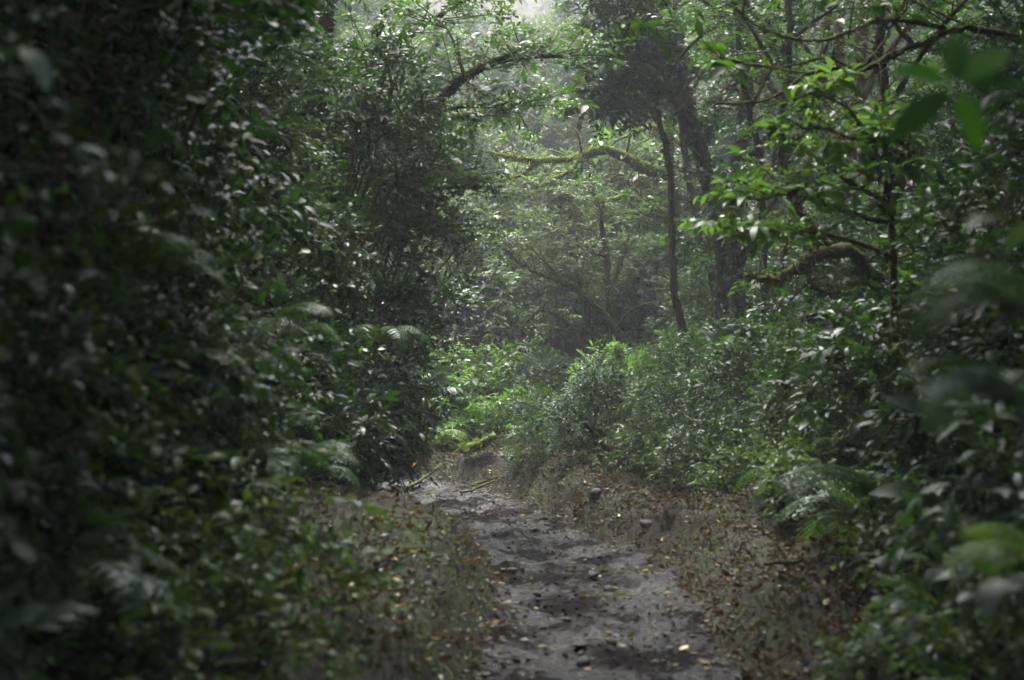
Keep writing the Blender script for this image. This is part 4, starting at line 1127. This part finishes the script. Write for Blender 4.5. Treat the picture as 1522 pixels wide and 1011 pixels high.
g = Geo()
P_, d_ = scatter(60000, 5, 18.5, .06, 1.7)
m_ = fbm(P_[:, 0] * 1.1 + 8, P_[:, 1] * 1.1, 3) + np.where(d_ < 0, .28, -.05)
P_ = P_[rng.random(len(P_)) < sst((m_ + .2) / .5)]
hgt = rng.uniform(.008, .05, len(P_))
v, f = place(LEAF_SMALL, P_ + np.c_[np.zeros((len(P_), 2)), hgt], rng.normal(0, 1, (len(P_), 3)) * [1, 1, .3], UP + rng.normal(0, .45, (len(P_), 3)), .023 * rng.uniform(.5, 1.5, len(P_)))
g.add(v, f)
o = link('ground_cover', g.mesh('ground_cover', M['herb']), kind='stuff')
tag(o, 'tiny green seedlings and creeping leaves covering the banks', 'ground cover')

def rock_T(seed, sub=2):
    import bmesh
    bm = bmesh.new(); bmesh.ops.create_icosphere(bm, subdivisions=sub, radius=1)
    r = np.random.default_rng(seed)
    A = r.normal(0, 1, (5, 3)); ph = r.uniform(0, 6, 5)
    pl = unit(r.normal(0, 1, (7, 3))); h = r.uniform(.55, .9, 7)
    V = np.array([v.co[:] for v in bm.verts])
    for q, hh in zip(pl, h):                      # chipped flat faces
        s = V @ q; V = V - np.outer(np.maximum(s - hh, 0), q)
    V *= 1 + .06 * np.sin(V @ A.T * 2 + ph).sum(1, keepdims=True) / 2
    V *= np.array([1, .8, .62])
    F = np.array([[v.index for v in f.verts] for f in bm.faces])
    bm.free()
    return V, F
PEB = rock_T(1, 1)
g = Geo()
P_, d_ = scatter(11000, 5, 16.5, -.75, .1)
v, f = place(PEB, P_ + [0, 0, .002], rng.normal(0, 1, (len(P_), 3)) * [1, 1, .1], UP + rng.normal(0, .2, (len(P_), 3)), .008 * rng.uniform(.4, 1.8, len(P_)) ** 1.5)
g.add(v, f)
o = link('grit', g.mesh('grit', M['mud'], False), kind='stuff')
tag(o, 'small grit and crumbs of earth on the muddy trail', 'gravel')

# ------------------------------------------------------------------ stones, logs, sticks, single leaves
for i, (px, py, s, lab) in enumerate([
        (868, 990, .055, 'dark angular stone in the foreground of the trail'), (880, 858, .05, 'dark stone at the edge of the puddle'),
        (763, 849, .045, 'flat dark stone at the left of the trail by the green sprig'), (798, 886, .04, 'small muddy stone in mid-trail below the puddle'),
        (905, 880, .045, 'muddy lump of stone right of mid-trail'), (908, 957, .035, 'low dark stone on the trail right of centre'),
        (808, 936, .025, 'small black stone left of centre on the trail'), (795, 791, .045, 'black stone at the foot of the right bank near the bend'),
        (713, 765, .05, 'flat wet stone on the shiny part of the trail'), (885, 738, .07, 'large dark stone under the shrubs on the right bank'),
        (960, 786, .07, 'big dark rock set in the right bank'), (842, 925, .04, 'flat grey slab of stone in the trail'), (862, 966, .05, 'pale flat stone just above the foreground stone')]):
    x, Y, _z = hit(px, py)
    g = Geo(); g.add(*rock_T(200 + i))
    o = link('stone', g.mesh('stone', M['stone'], False), None, (x, Y, gz(x, Y) + s * .25), R_.uniform(0, 6.28), (s, s, s * (.5 if 'flat' in lab else 1)))
    tag(o, lab, 'stone', 'stones on the trail')

def stick(name, label, cat, pts, r0, r1, bark, moss=0, seed=0, off=.02):
    rng = np.random.default_rng(seed)
    W = []
    for (px, py, dz) in pts:
        W.append(np.array(hit(px, py, dz)))
    base = W[0]
    t = thing(name, label, cat, tuple(base))
    g = Geo(); S, R = tube(g, np.array(W) - base, r0, r1, 8, rng, .15, .006, 8)
    link('wood', g.mesh('wood', M[bark]), t)
    if moss:
        g = Geo(); moss_on(g, rng, S, R, moss, .05, .3)
        link('moss', g.mesh('log_moss', M['moss']), t, kind='stuff')
stick('fallen_log', 'pale mossy fallen log lying in the sunlit herbs behind the bend', 'log', [(688, 668, .12), (712, 663, .16), (735, 651, .2)], .06, .04, 'barkmoss', 250, 1)
stick('fallen_branch', 'dark fallen branch slanting down to the shiny trail at the bend', 'branch', [(606, 726, .03), (632, 712, .05), (658, 694, .06)], .022, .012, 'bark', 0, 2)
stick('fallen_branch', 'thin stick lying along the bank foot right of the bend', 'branch', [(684, 733, .02), (705, 728, .03), (735, 716, .05)], .014, .008, 'stem', 0, 3)
stick('fallen_branch', 'second thin stick just above the first at the bank foot', 'branch', [(700, 722, .03), (722, 715, .05), (738, 709, .06)], .012, .007, 'stem', 0, 4)
stick('fallen_branch', 'short dead stick lying on the left bank by the shrubs', 'branch', [(558, 840, .03), (578, 824, .06), (598, 808, .06)], .014, .008, 'bark', 0, 5)
stick('fallen_branch', 'dark stick on the lower left bank', 'branch', [(375, 930, .03), (400, 938, .04), (430, 942, .03)], .018, .010, 'bark', 0, 6)
stick('fallen_branch', 'dark twig lying across the right bank among dead leaves', 'branch', [(1135, 838, .04), (1180, 832, .05), (1200, 828, .08)], .015, .008, 'bark', 0, 7)
b0, b1 = at(905, 675, 13.6), at(870, 628, 13.4)
t = thing('leaning_dead_stem', 'broken mossy stem leaning in the shrubs right of the bend', 'branch', tuple(b0 - [0, 0, .25]))
g = Geo(); rg = np.random.default_rng(8)
S, R = tube(g, [np.array([.04, 0, 0]), np.array([0, 0, .25]), b1 - b0 + [0, 0, .25]], .035, .022, 7, rg, .15, .006, 8); link('wood', g.mesh('wood', M['bark']), t)
g = Geo(); moss_on(g, rg, S, R, 200, .03, .4); link('moss', g.mesh('stem_moss', M['mossdark']), t, kind='stuff')

g = Geo(); g.add(*leaf_T(1, .62, .15, -.12, (.15, .4, .65, .87), [.6, 1, .9, .5])); YL = g.mesh('fallen_leaf', M['yellow'])
g = Geo(); g.add(*leaf_T(1, .42, .45, -.2, (.15, .4, .65, .87), [.5, 1, .9, .5])); OL = g.mesh('withered_leaf', M['orange'])
g = Geo(); g.add(*leaf_T(1, .5, .2, -.2, (.15, .4, .65, .87), [.5, 1, .9, .5])); TL = g.mesh('tan_leaf', M['litter'])
for i, (px, py, me, s, lab) in enumerate([
        (652, 956, YL, .06, 'bright yellow leaf on the lower left bank near the trail'), (600, 930, YL, .05, 'yellow leaf on the left bank, left of the brightest one'),
        (650, 862, YL, .05, 'yellow leaf high on the left bank beside the trail'), (596, 868, YL, .05, 'yellow leaf on the left bank below the dead stick'),
        (572, 866, OL, .04, 'small orange leaf beside a yellow one on the left bank'), (493, 888, TL, .06, 'pale leaf standing on the left bank below the withered leaf'),
        (735, 932, YL, .05, 'yellow leaf at the trail edge below the left bank'), (748, 968, YL, .06, 'yellow leaf lying in the trail\'s lower left'),
        (866, 888, TL, .08, 'pale leaf in mid-trail by the puddle'), (934, 955, TL, .07, 'tan curled leaf standing on the trail'),
        (1070, 782, YL, .05, 'yellow leaf on the right bank under the shrubs'), (1115, 938, YL, .045, 'yellow leaf on the lower right bank'),
        (1225, 908, YL, .05, 'yellow leaf among dead leaves on the right bank'), (1302, 987, TL, .10, 'long pale leaf at the lower right'),
        (1265, 895, TL, .06, 'pale oval leaf in the brown litter of the right bank'), (920, 712 + 60, YL, .04, 'small yellow leaf on the right bank near the bend'),
        (1010, 971, YL, .07, 'yellow leaf at the right of the trail foreground'), (880, 905, TL, .09, 'pale broken leaf in the middle of the trail'), (955, 973, TL, .07, 'pale leaf on the trail beside the foreground stone'), (740, 935, TL, .07, 'tan leaf on the trail edge below the left bank')]):
    x, Y, _z = hit(px, py)
    o = link('fallen_leaf', me, None, (x, Y, gz(x, Y) + .015), R_.uniform(0, 6.28), s)
    o.rotation_euler = (R_.uniform(.1, .6), R_.uniform(-.4, .4), R_.uniform(0, 6.28))
    tag(o, lab, 'leaf', 'single fallen leaves')
# withered orange leaf hanging over the left bank, and an orange flower-like leaf by the bend
x, Y = (436 - 761) * 7.4 / FPX, 7.4
o = link('withered_leaf', OL, None, tuple(at(436, 836, 5.7)), 0, .13); o.rotation_euler = (math.radians(-80), .3, .4)
tag(o, 'withered orange leaf hanging upright above the left bank', 'leaf')
o = link('withered_leaf', OL, None, tuple(at(622, 682, 16.3)), 0, .12); o.rotation_euler = (math.radians(-60), .3, .9)
tag(o, 'small bright orange leaf at the bend beside the fallen branch', 'leaf')

# hanging brown vines at far left
for i, (px, y0, y1, Y) in enumerate([(70, 180, 420, 4.6), (105, 190, 360, 4.8), (60, 400, 620, 4.4)]):
    rg = np.random.default_rng(70 + i)
    a = at(px + 10, y0 - 500, Y); e = at(px, y1, Y)
    t = thing('hanging_vine', ['longest withered brown vine hanging blurred at the far left', 'withered vine just right of the longest one, far left', 'lower withered vine at the left edge'][i], 'vine', tuple(e), group='withered vines at the far left')
    g = Geo(); S, R = tube(g, [np.zeros(3), (a - e) * .5 + [.03, 0, 0], a - e], .006, .006, 5, rg, .1, .004, 10); link('stem', g.mesh('vine_stem', M['stem']), t)
    g = Geo(); n = 90
    p = S[rg.integers(0, int(len(S) * .6), n)] + rg.normal(0, .05, (n, 3))
    v, f = place(LEAF_DEAD, p, rg.normal(0, .8, (n, 3)) - UP * .6, rg.normal(0, 1, (n, 3)), .06 * rg.uniform(.5, 1.3, n)); g.add(v, f)
    link('dead_leaves', g.mesh('vine_leaves', M['brownfrond']), t, kind='stuff')

# ------------------------------------------------------------------ haze: damp air in the whole wood
m, t, out = new_mat('damp_air')
pv = t.nodes.new('ShaderNodeVolumePrincipled')
pv.inputs['Color'].default_value = (.93, .97, 1, 1)
pv.inputs['Density'].default_value = .0032
pv.inputs['Anisotropy'].default_value = .1
t.links.new(pv.outputs[0], out.inputs['Volume'])
try:
    m.cycles.homogeneous_volume = True
except Exception:
    pass
X0, X1, Y0, Y1, Z0, Z1 = -62, 62, -62, 142, -2.5, 38
v = [(x, y, z) for x in (X0, X1) for y in (Y0, Y1) for z in (Z0, Z1)]
q = [(0, 1, 3, 2), (4, 6, 7, 5), (0, 4, 5, 1), (2, 3, 7, 6), (0, 2, 6, 4), (1, 5, 7, 3)]
g = Geo(); g.add(v, [(a, b, c) for a, b, c, d in q] + [(a, c, d) for a, b, c, d in q])
o = link('haze', g.mesh('haze', m, False), kind='stuff')
tag(o, 'thin damp haze hanging in the forest air', 'haze')
